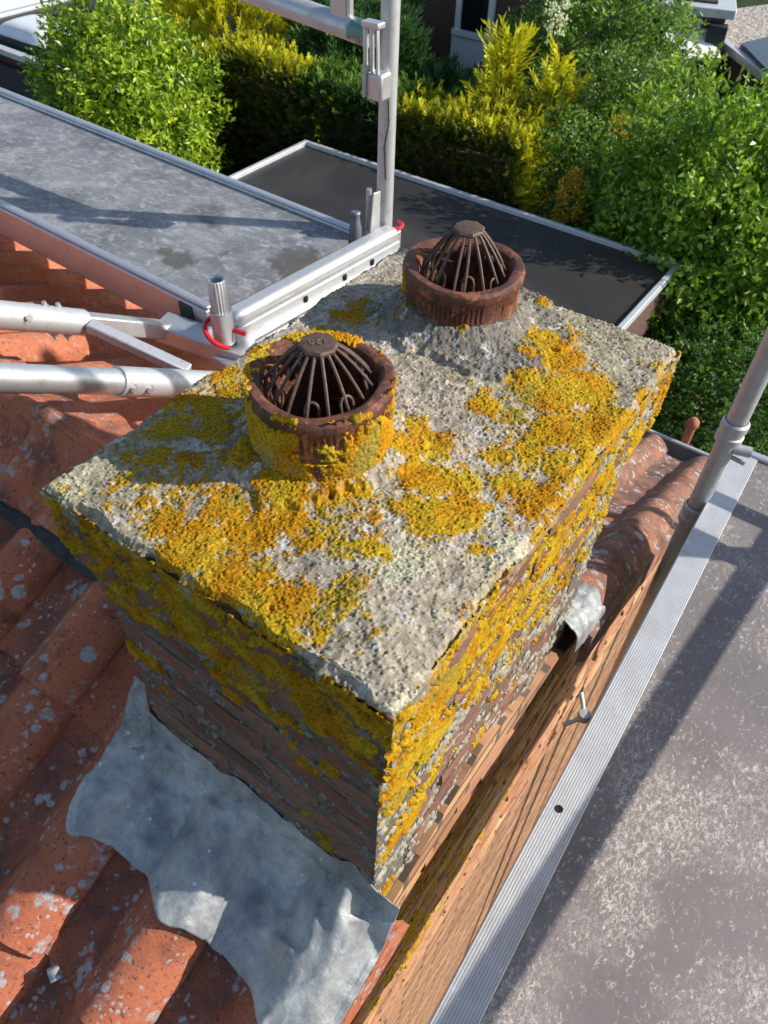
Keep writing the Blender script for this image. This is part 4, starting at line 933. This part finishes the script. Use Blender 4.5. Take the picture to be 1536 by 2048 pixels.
mb = MB(); pa, pb = bL0 + nrm * (bW + .001), bL1 + nrm * (bW + .001) - dd * .0
pc, pd_ = bL1 + nrm * .69, bL0 + nrm * .69
mb.prism([(pa.x, pa.y), (pb.x, pb.y), (pc.x, pc.y), (pd_.x, pd_.y)], WZ - .018, WZ - .005); mb.build('deck_board', M['deck'], wp)
mb = MB(); mb.beam(bL0 + nrm * .70 + Vector((0, 0, -.048)), bL1 + nrm * .70 + Vector((0, 0, -.048)), .03, .095); mb.build('outer_beam', M['alu'], wp, bevel=.003)
hq = Vector(pz((1118, 1618), WZ)); mb = MB(); mb.lathe([(.0001, .0008), (.0062, .0008), (.0070, .0014), (.0078, .0006)], hq, 24); mb.build('bolt_hole', M['near_black'], wp, True)  # flat black disc stands in for the dark inside of the hole
mb = MB(); mb.beam(bL1 + Vector((0, .012, -.03)) - nrm * .01, bL1 + nrm * .71 + Vector((0, .012, -.03)), .024, .07); mb.build('end_bar', M['alu_b'], wp, bevel=.003)
# post beside the gable
QX, QY = -.112, 1.56
pr_ = thing('scaffold_post', (QX, QY, GZ), 'grey scaffold post with collars standing beside the brick gable', 'scaffold post', 'scaffold posts')
qb = Vector(px((1345, 1110), QX)); qa = Vector(px((1505, 780), QX)); QY = (qa.y + qb.y) / 2
MB().tube([(QX, QY, GZ), (QX, QY, .55)], .0250, 28).build('tube', M['galv'], pr_, True)
for zc in (Vector(px((1440, 900), QX)).z, Vector(px((1372, 1050), QX)).z):
    mb = MB(); mb.lathe([(.0275, -.035), (.033, -.03), (.033, -.012), (.0295, -.009), (.0295, .004), (.033, .007), (.033, .026), (.0275, .032)], (QX, QY, zc), 28); mb.build('collar', M['galv'], pr_, True)
zc = Vector(px((1490, 830), QX)).z; MB().tube([(QX + .02, QY, zc), (QX + .06, QY - .005, zc)], .006, 10).build('stub', M['galv'], pr_, True)
cz = Vector(px((1452, 888), QX)).z
mb = MB(); mb.tube([(QX + .02, QY, cz), (QX + .06, QY + .012, cz)], .014, 16); mb.build('coupler', M['galv'], pr_, True)
# wing screw clamp under the beam
wc = Vector(pz((1168, 1432), WZ - .022)); ws = thing('wing_clamp', tuple(wc), 'small steel wing screw clamp under the ribbed platform edge', 'clamp')
mb = MB(); mb.tube([wc + Vector((.05, .01, 0)), wc + Vector((-.012, 0, 0))], .007, 12); mb.build('screw', M['galv'], ws, True)
mb = MB(); mb.lathe([(.0001, .012), (.012, .011), (.014, 0), (.012, -.011), (.0001, -.012)], wc, 16); mb.build('nut', M['galv'], ws, True)
for s_ in (1, -1): MB().tube([wc, wc + Vector((-.014, .018 * s_, .012 * s_)), wc + Vector((-.028, .034 * s_, .018 * s_))], [.006, .0045, .0055], 10).build('wing', M['galv'], ws, True)
# guard rails of this platform (their shadows fall on the deck)
def yrail(x, z, y0, y1, lab):
    xa_ = lambda y: .001 + .075 * (y - .392 - .34) + hR_ / .709
    t = thing('guard_rail', (x, y0, z), lab, 'guard rail', 'guard rails'); MB().tube([(xa_(y0), y0, z), (xa_(y1), y1, z)], .0235, 20).build('tube', M['alu'], t, True); return t
hR_ = .455; XRl = .060 + hR_ / .709
yrail(XRl, WZ + hR_, -1.2, 2.6, 'lower guard rail tube along the outer edge of the plywood platform')
for (yy, lab) in ((2.62, 'outer guard rail post at the far corner of the plywood platform'), (1.98, 'outer guard rail post before the far corner of the plywood platform')):
    t = thing('scaffold_post', (XRl + .03, yy, GZ), lab, 'scaffold post', 'scaffold posts'); MB().tube([(XRl + .055, yy, GZ), (XRl + .055, yy, 1.2)], .0255, 20).build('tube', M['alu'], t, True)

for (yy, lab) in ((1.95, 'short guard rail across the far end of the plywood platform'), (1.785, 'inner short guard rail near the far end of the plywood platform')):
    t = thing('guard_rail', (.5, yy, WZ + .30), lab, 'guard rail', 'guard rails'); MB().tube([(.23, yy, WZ + .30), (XRl, yy, WZ + .30)], .021, 20).build('tube', M['alu'], t, True)
# terracotta knob beyond the gutter
kb = Vector(py((1386, 846), EAVE + .235)); kt = thing('vent_pipe', (kb.x, kb.y, GZ), 'round topped terracotta pipe end rising behind the gutter lip', 'pipe')
mb = MB(); mb.lathe([(.0001, .030), (.016, .026), (.028, .012), (.031, -.004), (.027, -.02), (.022, -.03), (.022, -.3)], kb, 24); mb.build('clay_end', M['tile_far'], kt, True)
MB().tube([kb + Vector((-.0, 0, -.3)), (kb.x, kb.y, GZ)], .021, 12).build('pipe', M['trim'], kt, True)

# ================================================================== GARDEN: flat roofs, houses
FZ = -5.7
def flat(name, pts, z, label, walls, top, h=None, trimw=.09):
    c = np.mean(pts, 0); t = thing(name, (c[0], c[1], GZ), label, 'building')
    MB().prism([tuple(p[:2]) for p in pts], GZ, z - .06).build('wall', walls, t); MB().prism([tuple(p[:2]) for p in pts], z - .055, z).build('roof_sheet', top, t)
    n_ = len(pts)
    for i in range(n_):
        a_, b2_ = Vector((*pts[i][:2], z + .01)), Vector((*pts[(i + 1) % n_][:2], z + .01)); mb = MB(); e = (b2_ - a_).normalized() * trimw * .49
        mb.beam(a_ - e * (1 if i % 2 else -1), b2_ + e * (1 if i % 2 else -1), trimw, .14); mb.build('roof_trim', M['trim'], t, bevel=.012)
    return t
fx0, fx1, fy1 = pz((610, 290), FZ)[0], pz((1350, 540), FZ)[0], pz((1000, 418), FZ)[1]
flat('flat_roof_extension', [(fx0, 6.2), (fx1, 6.2), (fx1, fy1), (fx0, fy1)], FZ, 'black flat roofed extension with pale metal edging in front of the hedge', M['hbrick'], M['epdm'])
# flat roofed building, upper left
lb = flat('flat_roof_building', [(-22.8, 12.25), (-15.5, 12.0), (-15.5, 24), (-22.8, 24)], FZ, 'dark flat roofed building with white edge and dome skylight behind the round shrub', M['maroon'], M['epdm'], trimw=.22)
MB().box((-19.2, 11.98, FZ - .75), (7.0, .1, 1.0)).build('dark_window_band', M['navy'], lb); MB().box((-19.2, 11.93, FZ - 1.32), (7.1, .16, .1)).build('sill', M['trim'], lb)
skc = pz((80, 62), FZ + .3); skl = thing('skylight', (skc[0], skc[1], FZ), 'white domed acrylic skylight on the dark flat roof', 'skylight')
MB().box((skc[0], skc[1], FZ + .12), (1.9, 1.25, .24)).build('upstand', M['navy'], skl); 
mb = MB(); xs = np.linspace(-1, 1, 13); Vd = [(skc[0] + a_ * .98, skc[1] + b2_ * .66, FZ + .26 + .28 * (max(0, 1 - a_ ** 4) * max(0, 1 - b2_ ** 4)) ** .6) for a_ in xs for b2_ in xs]
mb.v = Vd; mb.f = [tuple(int(i) for i in q) for q in grid_faces(13, 13)]; mb.build('dome', M['dome'], skl, True); MB().box((skc[0], skc[1], FZ + .25), (2.02, 1.38, .03)).build('frame', M['trim'], skl)
wb = thing('white_shed', (-26, 15, GZ), 'white walled outbuilding beyond the dark flat roof', 'building'); MB().prism([(-29, 13), (-23.2, 13), (-23.2, 22), (-29, 22)], GZ, FZ - .3).build('wall', M['hbrick'], wb); MB().prism([(-29.1, 12.9), (-23.1, 12.9), (-23.1, 22.1), (-29.1, 22.1)], FZ - .29, FZ - .2).build('roof_sheet', M['white'], wb)
# brick house behind the hedge
bh = thing('brick_house', (-13, 24, GZ), 'dark brick house with white framed windows behind the conifers', 'house')
YH = 21.5
MB().prism([(-20, YH), (-9.6, YH), (-9.6, 29), (-20, 29)], GZ, -1).build('wall', M['hbrick'], bh)
for (xa, xb, za, zb) in ((py((922, 0), YH)[0], py((988, 0), YH)[0], -5.75, -3.6), (py((700, 0), YH)[0] - .5, py((760, 0), YH)[0], -6.2, -3.6), (py((815, 0), YH)[0] - 1.25, py((815, 0), YH)[0], -6.6, -3.6)):
    w_ = MB(); cxm = (xa + xb) / 2; czm = (za + zb) / 2; win = MB().box((cxm, YH - .01, czm), (xb - xa, .06, zb - za)).build('window', M['dark'], bh)
    for (c_, s_) in (((xa, YH - .05, czm), (.16, .12, zb - za + .1)), ((xb, YH - .05, czm), (.16, .12, zb - za + .1)), ((cxm, YH - .06, za), (xb - xa + .3, .16, .14)), ((cxm, YH - .06, zb), (xb - xa + .3, .16, .14))):
        MB().box(c_, s_).build('frame', M['white'], win)
MB().box((py((960, 0), YH)[0], YH - .04, -6.35), (1.5, .1, 1.0)).build('panel', M['white'], bh)
# building with gravel roof and awning, upper right
gp = [pz(p, FZ) for p in ((1428, 76), (1536, 162), (1700, 300), (1800, 60), (1560, 5), (1450, 20))]
gb = thing('gravel_roof_building', (gp[0][0], gp[0][1], GZ), 'flat building with pale gravel roof beyond the garden trees', 'building')
MB().prism([tuple(p[:2]) for p in gp], GZ, FZ - .05).build('wall', M['hbrick'], gb); MB().prism([tuple(p[:2]) for p in gp], FZ - .045, FZ + .0).build('gravel_roof', M['gravel'], gb)
for i in (0, 1, 5):
    a_, b2_ = Vector(gp[i]) + Vector((0, 0, .03)), Vector(gp[(i + 1) % 6]) + Vector((0, 0, .03)); mb = MB(); mb.beam(a_, b2_, .22, .2); mb.build('roof_trim', M['trim'], gb, bevel=.02)
sq = [pz(p, FZ + .25) for p in ((1484, 84), (1560, 66), (1600, 130), (1536, 138))]
so_ = thing('solar_panel', tuple(sq[0]), 'blue grey panel lying on the gravel roof', 'solar panel'); MB().prism([tuple(p[:2]) for p in sq], FZ + .17, FZ + .23).build('panel', M['solar'], so_); MB().prism([tuple(p[:2]) for p in [np.mean(sq, 0) + (q_ - np.mean(sq, 0)) * 1.03 for q_ in sq]], FZ + .0, FZ + .165).build('frame', M['zinc'], so_)
ab = thing('rear_extension', (pz((1390, 20), -4.8)[0], pz((1390, 20), -4.8)[1], GZ), 'grey rear extension with broad gutter and rolled awning housing above the trees', 'building')
e0, e1 = Vector(pz((1325, 14), -4.9)), Vector(pz((1455, 28), -4.9)); ex_ = (e1 - e0).normalized(); en = Vector((-ex_.y, ex_.x, 0))
MB().prism([tuple((e0 - ex_ * 4).xy), tuple(e1.xy), tuple((e1 + en * 5).xy), tuple((e0 - ex_ * 4 + en * 5).xy)], GZ, -5.0).build('wall', M['hbrick'], ab)
MB().prism([tuple((e0 - ex_ * 4 - en * .2).xy), tuple((e1 - en * .2 + ex_ * .2).xy), tuple((e1 + en * 5 + ex_ * .2).xy), tuple((e0 - ex_ * 4 + en * 5).xy)], -4.99, -4.75).build('fascia', M['trim'], ab, bevel=.03)
MB().prism([tuple((e0 - ex_ * 4 + en * .2).xy), tuple((e1 - ex_ * .3 + en * .2).xy), tuple((e1 - ex_ * .3 + en * 4.8).xy), tuple((e0 - ex_ * 4 + en * 4.8).xy)], -4.74, -4.70).build('roof_sheet', M['epdm'], ab)
MB().tube([e0 - en * .3 + Vector((0, 0, -.25)) - ex_ * 1, e1 - en * .3 + Vector((0, 0, -.25)) - ex_ * .6], .12, 12).build('awning_housing', M['zinc'], ab, True)
MB().box(e1 - ex_ * .15 - en * .25 + Vector((0, 0, -.7)), (.5, .35, 1.0), Matrix((ex_, en, Vector((0, 0, 1)))).transposed()).build('hopper', M['navy'], ab, bevel=.03)
aw = thing('awning', tuple(e0), 'cream canvas awning spread out above the shrubs', 'awning')
u0, u1 = Vector(pz((1322, 30), -5.1)), Vector(pz((1413, 33), -5.1)); l0, l1 = Vector(pz((1345, 118), -5.75)), Vector(pz((1443, 116), -5.75))
nseg = 9; mb = MB()
for i in range(nseg):
    t_ = i / (nseg - 1)
    for (p_, q_) in ((u0, u1), (l0, l1)): v = p_.lerp(q_, t_); mb.v.append((v.x, v.y, v.z + .02 * (i % 2)))
mb.f = [(2 * i, 2 * i + 1, 2 * i + 3, 2 * i + 2) for i in range(nseg - 1)]; o = mb.build('canvas', M['awning'], aw); o.modifiers.new('t', 'SOLIDIFY').thickness = .02
mb = MB(); mb.beam(l0 + Vector((0, 0, -.06)), l1 + Vector((0, 0, -.06)), .1, .1); mb.build('front_bar', M['navy'], aw)

# ================================================================== PLANTS
def leaf_mesh(name, P, Dv, Nv, Ln, Wd, C):
    # folded four-point leaf: base, side, tip, side
    S = np.cross(Dv, Nv); S /= np.linalg.norm(S, axis=1)[:, None] + 1e-9; n_ = len(P)
    fold = Nv * (Wd * .25)[:, None]
    V = np.stack([P, P + Dv * (Ln * .45)[:, None] + S * (Wd * .5)[:, None] + fold, P + Dv * Ln[:, None], P + Dv * (Ln * .45)[:, None] - S * (Wd * .5)[:, None] + fold], 1).reshape(-1, 3)
    F = np.arange(n_ * 4).reshape(n_, 4); Cc = np.repeat(C, 4, 0)
    return np_mesh(name, V, F, np.clip(Cc * 1.2, 0, .8), False)
def unit(v): return v / (np.linalg.norm(v, axis=-1, keepdims=True) + 1e-9)
def lump_r(d, s, amp, fr):      # lumpy radius over directions
    return 1 + amp * ((fbm(d[:, 0] * fr + 11 + s, d[:, 1] * fr + d[:, 2] * fr * .8 + s * 2, 3, s) - .5) * 2 + .5 * (fbm(d[:, 1] * fr * 2.3 + 5, d[:, 2] * fr * 2.1 - d[:, 0] * fr + s, 2, s + 9) - .5) * 2)
def stem(t, base, top, r0, lims=6, seed=1):
    rg = np.random.default_rng(seed); mb = MB(); base, top = Vector(base), Vector(top)
    mid = (base + top) / 2 + Vector((rg.normal(0, .08), rg.normal(0, .08), 0)); mb.tube([base, mid, top], [r0, r0 * .75, r0 * .35], 8)
    for k in range(lims):
        s_ = base.lerp(top, rg.uniform(.3, .85)); a = rg.uniform(0, 6.28); L_ = (top - base).length * rg.uniform(.3, .5)
        e = s_ + Vector((math.cos(a) * L_ * .8, math.sin(a) * L_ * .8, L_ * .55)); mb.tube([s_, s_.lerp(e, .5) + Vector((0, 0, L_ * .06)), e], [r0 * .4, r0 * .25, r0 * .1], 6)
    mb.build('trunk', M['bark'], t, True)
def bush(name, label, cat, c, rad, n, ln, wd, cols, mat, seed, clus=9, up=.45, amp=.28, fr=2.2, shell=.38, zmin=None, group=None, cjit=.35):
    rg = np.random.default_rng(seed); c = np.array(c); rad = np.array(rad)
    t = thing(name, (c[0], c[1], GZ), label, cat, group)
    m = n // clus; d = unit(rg.normal(0, 1, (m, 3))); rr = lump_r(d, seed, amp, fr) * (1 - shell * rg.random(m) ** 1.8); Pc = c + d * rad * rr[:, None]
    ok = Pc[:, 2] > (GZ + .15 if zmin is None else zmin); Pc, d, rr = Pc[ok], d[ok], rr[ok]; m = len(Pc)
    shade = rg.random(m)
    P = np.repeat(Pc, clus, 0); dd_ = np.repeat(d, clus, 0); n_ = len(P)
    axis = unit(dd_ + np.array([0, 0, up]) + rg.normal(0, .25, (m, 3)).repeat(clus, 0))
    D_ = unit(axis * .55 + unit(rg.normal(0, 1, (n_, 3))) * .9); P = P + rg.normal(0, ln * .55, (n_, 3))
    N_ = unit(axis + rg.normal(0, .35, (n_, 3))); N_ = unit(N_ - D_ * (N_ * D_).sum(1, keepdims=True))
    k = np.clip(np.repeat(shade, clus) + rg.normal(0, cjit * .5, n_), 0, 1)[:, None]; c0, c1, c2 = (np.array(x) for x in cols)
    C = np.where(k < .5, c0 + (c1 - c0) * k * 2, c1 + (c2 - c1) * (k - .5) * 2) * rg.uniform(.75, 1.25, (n_, 1))
    me = leaf_mesh('crown', P, D_, N_, ln * rg.uniform(.7, 1.3, n_), wd * rg.uniform(.7, 1.3, n_), C)
    link('crown', me, mat, t, kind='stuff'); stem(t, (c[0], c[1], GZ), (c[0], c[1], c[2] + rad[2] * .5), max(.05, rad[0] * .05), 7, seed); return t
def conifer_leaves(Pc, out, rg, spl, cols, n_per=12, droop=.0, wid=.05):
    # each spray: a flattened fan of narrow tufts
    m = len(Pc); ax = unit(out + rg.normal(0, .28, (m, 3))); side = unit(np.cross(ax, rg.normal(0, 1, (m, 3)))); sh = rg.random(m)
    t_ = np.tile(np.linspace(0, 1, n_per), m); A = ax.repeat(n_per, 0); S = side.repeat(n_per, 0); sg = np.tile(np.where(np.arange(n_per) % 2, 1., -1.), m)[:, None]
    n_ = len(t_); Lc = spl * np.repeat(rg.uniform(.6, 1.4, m), n_per)
    P = Pc.repeat(n_per, 0) + A * (t_ * Lc)[:, None] - np.array([0, 0, 1]) * (droop * t_ ** 2 * Lc)[:, None]
    D_ = unit(A * .9 + S * sg * (.75 * (1 - t_ * .6))[:, None] + rg.normal(0, .18, (n_, 3))); N_ = unit(np.cross(A, S) + rg.normal(0, .3, (n_, 3)))
    k = np.clip(.35 + .4 * t_ + .35 * (np.repeat(sh, n_per) - .5) + rg.normal(0, .12, n_), 0, 1)[:, None]; c0, c1, c2 = (np.array(x) for x in cols)
    C = np.where(k < .5, c0 + (c1 - c0) * k * 2, c1 + (c2 - c1) * (k - .5) * 2)
    Ls = Lc * (.55 - .25 * t_) * rg.uniform(.7, 1.3, n_); return P, D_, N_, Ls, np.full(n_, wid) * rg.uniform(.7, 1.3, n_), C
def hedge(name, label, x0, x1, y0, y1, zt, cols, seed, dens=120, spl=.24, tall=0., group=None, rag=.12):
    rg = np.random.default_rng(seed); t = thing(name, ((x0 + x1) / 2, (y0 + y1) / 2, GZ), label, 'hedge', group); hgt = zt - GZ; zb = GZ + .1
    Ps, Os = [], []
    def add(n_, f_): 
        p, o_ = f_(int(n_)); Ps.append(p); Os.append(o_)
    W_, Dp = x1 - x0, y1 - y0
    top = lambda n_: (np.stack([rg.uniform(x0, x1, n_), rg.uniform(y0, y1, n_), np.full(n_, zt)], 1), np.tile([0, -.15, 1.], (n_, 1)) + rg.normal(0, .25, (n_, 3)))
    front = lambda n_: (np.stack([rg.uniform(x0, x1, n_), np.full(n_, y0), rg.uniform(max(zb, zt - 3.3), zt, n_)], 1), np.tile([0, -.8, .55], (n_, 1)))
    e1_ = lambda n_: (np.stack([np.full(n_, x1), rg.uniform(y0, y1, n_), rg.uniform(max(zb, zt - 3.3), zt, n_)], 1), np.tile([.8, 0, .55], (n_, 1)))
    e0_ = lambda n_: (np.stack([np.full(n_, x0), rg.uniform(y0, y1, n_), rg.uniform(max(zb, zt - 3.3), zt, n_)], 1), np.tile([-.8, 0, .55], (n_, 1)))
    add(W_ * Dp * dens * 1.6, top); add(W_ * 3.3 * dens, front); add(Dp * 3.3 * dens, e1_); add(Dp * 2.0 * dens, e0_)
    P = np.concatenate(Ps); O = unit(np.concatenate(Os)); wob = (fbm(P[:, 0] * 1.3 + seed, P[:, 1] * 1.3 + P[:, 2] * 1.1, 3, seed) - .5); P = P + O * (wob * .45)[:, None] - O * (rg.random(len(P)) ** 2 * .3)[:, None]; P[:, 2] += (fbm(P[:, 0] * .9, P[:, 1] * .9, 3, seed + 4) - .4) * rag * 3 * (P[:, 2] > zt - .4)
    a_ = conifer_leaves(P, O, rg, spl, cols); sh_ = np.repeat(sst(-.55, .1, O[:, 1]) * .9 + .1, 12)[:, None]; a_ = (*a_[:5], a_[5] * sh_ + (1 - sh_) * np.array([.030, .055, .012])); link('foliage', leaf_mesh('foliage', *a_), M['conifer'], t, kind='stuff')  # front sprays go dark green: greener growth plus shade put into the colour
    core_ = MB(); core_.box(((x0 + x1) / 2, (y0 + y1) / 2, (GZ + zt - .6) / 2), (W_ - .9, Dp - .8, hgt - .7)); core_.build('dark_infill_box', M['bark'], t)  # solid brown box added inside so gaps in the foliage look dark
    for q_ in np.linspace(x0 + .4, x1 - .4, 4): MB().tube([(q_, (y0 + y1) / 2, GZ), (q_, (y0 + y1) / 2, zt - .6)], [.07, .03], 7).build('trunk', M['bark'], t, True)
    return t
def conifer(name, label, c, rad, h, cols, seed, n, spl=.4, droop=.15, group=None, pointy=1.0):
    rg = np.random.default_rng(seed); t = thing(name, (c[0], c[1], GZ), label, 'conifer', group); z = rg.random(n) ** .8
    a = rg.uniform(0, 2 * math.pi, n); rr = rad * (1 - z ** 1.5 * pointy * .95) * (1 - .4 * rg.random(n) ** 2) * (1 + .45 * (fbm(np.cos(a) * 2 + 5, np.sin(a) * 2 + z * 5, 3, seed) - .5) * 2)
    P = np.stack([c[0] + rr * np.cos(a), c[1] + rr * np.sin(a), c[2] - h + z * h * 1.02], 1); O = np.stack([np.cos(a), np.sin(a), .5 + z * 1.2], 1)
    a_ = conifer_leaves(P, O, rg, spl, cols, 18, droop, .045); link('crown', leaf_mesh('crown', *a_), M['conifer'], t, kind='stuff')
    MB().tube([(c[0], c[1], GZ), (c[0], c[1], c[2] - .3)], [.12, .02], 8).build('trunk', M['bark'], t, True); return t
GOLD = ((.13, .15, .012), (.42, .40, .016), (.70, .64, .035)); GRN = ((.03, .075, .015), (.09, .19, .03), (.20, .32, .05)); DKG = ((.016, .045, .016), (.045, .11, .035), (.11, .20, .06))
LIM = ((.05, .10, .008), (.20, .31, .016), (.46, .54, .05)); LAU = ((.045, .105, .01), (.145, .27, .02), (.36, .48, .08)); MID = ((.04, .09, .016), (.11, .21, .03), (.26, .36, .08))
bush('broadleaf_shrub', 'round lime green broadleaf shrub beside the dark flat roof', 'shrub', (-14.25, 11.0, -6.0), (1.75, 1.8, 2.7), 34000, .15, .062, LIM, M['leaf_gloss'], 41, amp=.3, fr=3.2, shell=.5)
HY = 13.35
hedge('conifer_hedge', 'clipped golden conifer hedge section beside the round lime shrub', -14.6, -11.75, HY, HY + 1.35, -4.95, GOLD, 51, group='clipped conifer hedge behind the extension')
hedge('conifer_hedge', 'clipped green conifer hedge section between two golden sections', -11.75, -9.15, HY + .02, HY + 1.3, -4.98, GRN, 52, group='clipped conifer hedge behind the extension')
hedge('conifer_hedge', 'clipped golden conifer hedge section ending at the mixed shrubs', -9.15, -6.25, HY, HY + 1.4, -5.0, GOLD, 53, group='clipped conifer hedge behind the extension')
conifer('golden_conifer', 'loose golden conifer behind the hedge beside the round shrub', (-16.3, 16.6, -4.3), 2.6, 4.2, GOLD, 61, 1500, .5, pointy=.55)
conifer('golden_conifer', 'feathery golden conifer with upright tips at the end of the hedge', tuple(py((1015, 95), 15.3)), .38, 1.8, GOLD, 62, 95, .42, -.15, pointy=.8)
conifer('golden_conifer', 'small golden conifer with slender tips beside the leafy tree', tuple(py((1120, 135), 15.6)), .24, 1.4, GOLD, 63, 42, .42, -.15, pointy=.85)
conifer('green_conifer', 'drooping dark green conifer behind the green hedge section', (-12.6, 16.6, -4.6), 2.0, 4.0, DKG, 64, 1300, .55, .35, pointy=.5)
conifer('green_conifer', 'broad dark green conifer in front of the brick house windows', (-10.4, 16.6, -5.7), 1.9, 2.9, DKG, 65, 1200, .55, .3, pointy=.5)
conifer('green_conifer', 'wispy blue green conifer against the brick house wall', (-13.7, 19.6, -5.0), 1.2, 3.6, DKG, 66, 800, .45, .2, pointy=.7)
tc_ = py((1190, 60), 19); bush('leafy_tree', 'large mid green leafy tree with white blossom behind the golden conifers', 'tree', (tc_[0], 19, -5.9), (2.35, 2.2, 2.9), 40000, .14, .065, MID, M['leaf_gloss'], 71, amp=.32, fr=3.0, shell=.5)
tc_ = py((1130, 400), 14.4); bush('mixed_shrub', 'dark small leaved shrub between golden hedge and bright laurel', 'shrub', (tc_[0] - .1, 14.6, -6.6), (1.35, 1.2, 2.0), 17000, .085, .045, MID, M['leaf'], 72, amp=.3)
tc_ = py((1260, 240), 16); bush('mixed_shrub', 'pale green twiggy shrub between the leafy tree and bright laurel', 'shrub', (tc_[0], 16.4, -6.2), (2.3, 1.8, 2.3), 26000, .095, .045, ((.03, .075, .015), (.10, .18, .03), (.24, .32, .09)), M['leaf_gloss'], 73, amp=.3)
tc_ = py((1480, 215), 17.5); bush('mixed_shrub', 'olive green shrub in front of the gravel roofed building', 'shrub', (tc_[0], 17.2, -7.1), (2.0, 1.6, 1.7), 19000, .09, .04, ((.04, .06, .02), (.12, .15, .04), (.28, .27, .10)), M['leaf'], 74, amp=.3)
tc_ = py((1390, 420), 13.6); bush('laurel_shrub', 'big bright green laurel with shining leaves beside the extension', 'shrub', (tc_[0] + .35, 13.9, -6.2), (2.35, 1.7, 2.75), 36000, .165, .07, LAU, M['leaf_gloss'], 75, amp=.3, fr=3.0, shell=.5)
bush('laurel_shrub', 'shaded dark hedge plant below the bright laurel', 'shrub', (-1.35, 11.7, -7.5), (1.6, 1.5, 1.5), 16000, .1, .05, ((.02, .06, .01), (.05, .12, .015), (.09, .18, .03)), M['leaf'], 76, amp=.15)  # leaf colours kept dark to paint in the shade below the laurel
YEL = ((.20, .16, .01), (.48, .28, .01), (.62, .40, .02))
for (p_, y_, r_, lab, s_) in (((1140, 395), 13.15, (.24, .24, .5), 'yellow leaved spindly bush at the foot of the mixed shrubs', 77), ((1236, 272), 14.2, (.16, .16, .36), 'upright golden yellow spray standing out of the laurel top', 78)):
    q_ = py(p_, y_); bush('yellow_bush', lab, 'shrub', (q_[0], y_, q_[2]), r_, 700 if s_ == 77 else 420, .07, .04, YEL, M['leaf'], s_, amp=.4, zmin=-99)
# white blossom in the tree
q_ = py((1110, 45), 16.6); bush('blossom_spray', 'spray of white blossom on the leafy tree', 'blossom', (q_[0], 16.6, q_[2]), (.22, .2, .4), 260, .06, .05, ((.6, .6, .55), (.75, .75, .7), (.85, .85, .8)), M['leaf'], 79, amp=.4, zmin=-99)
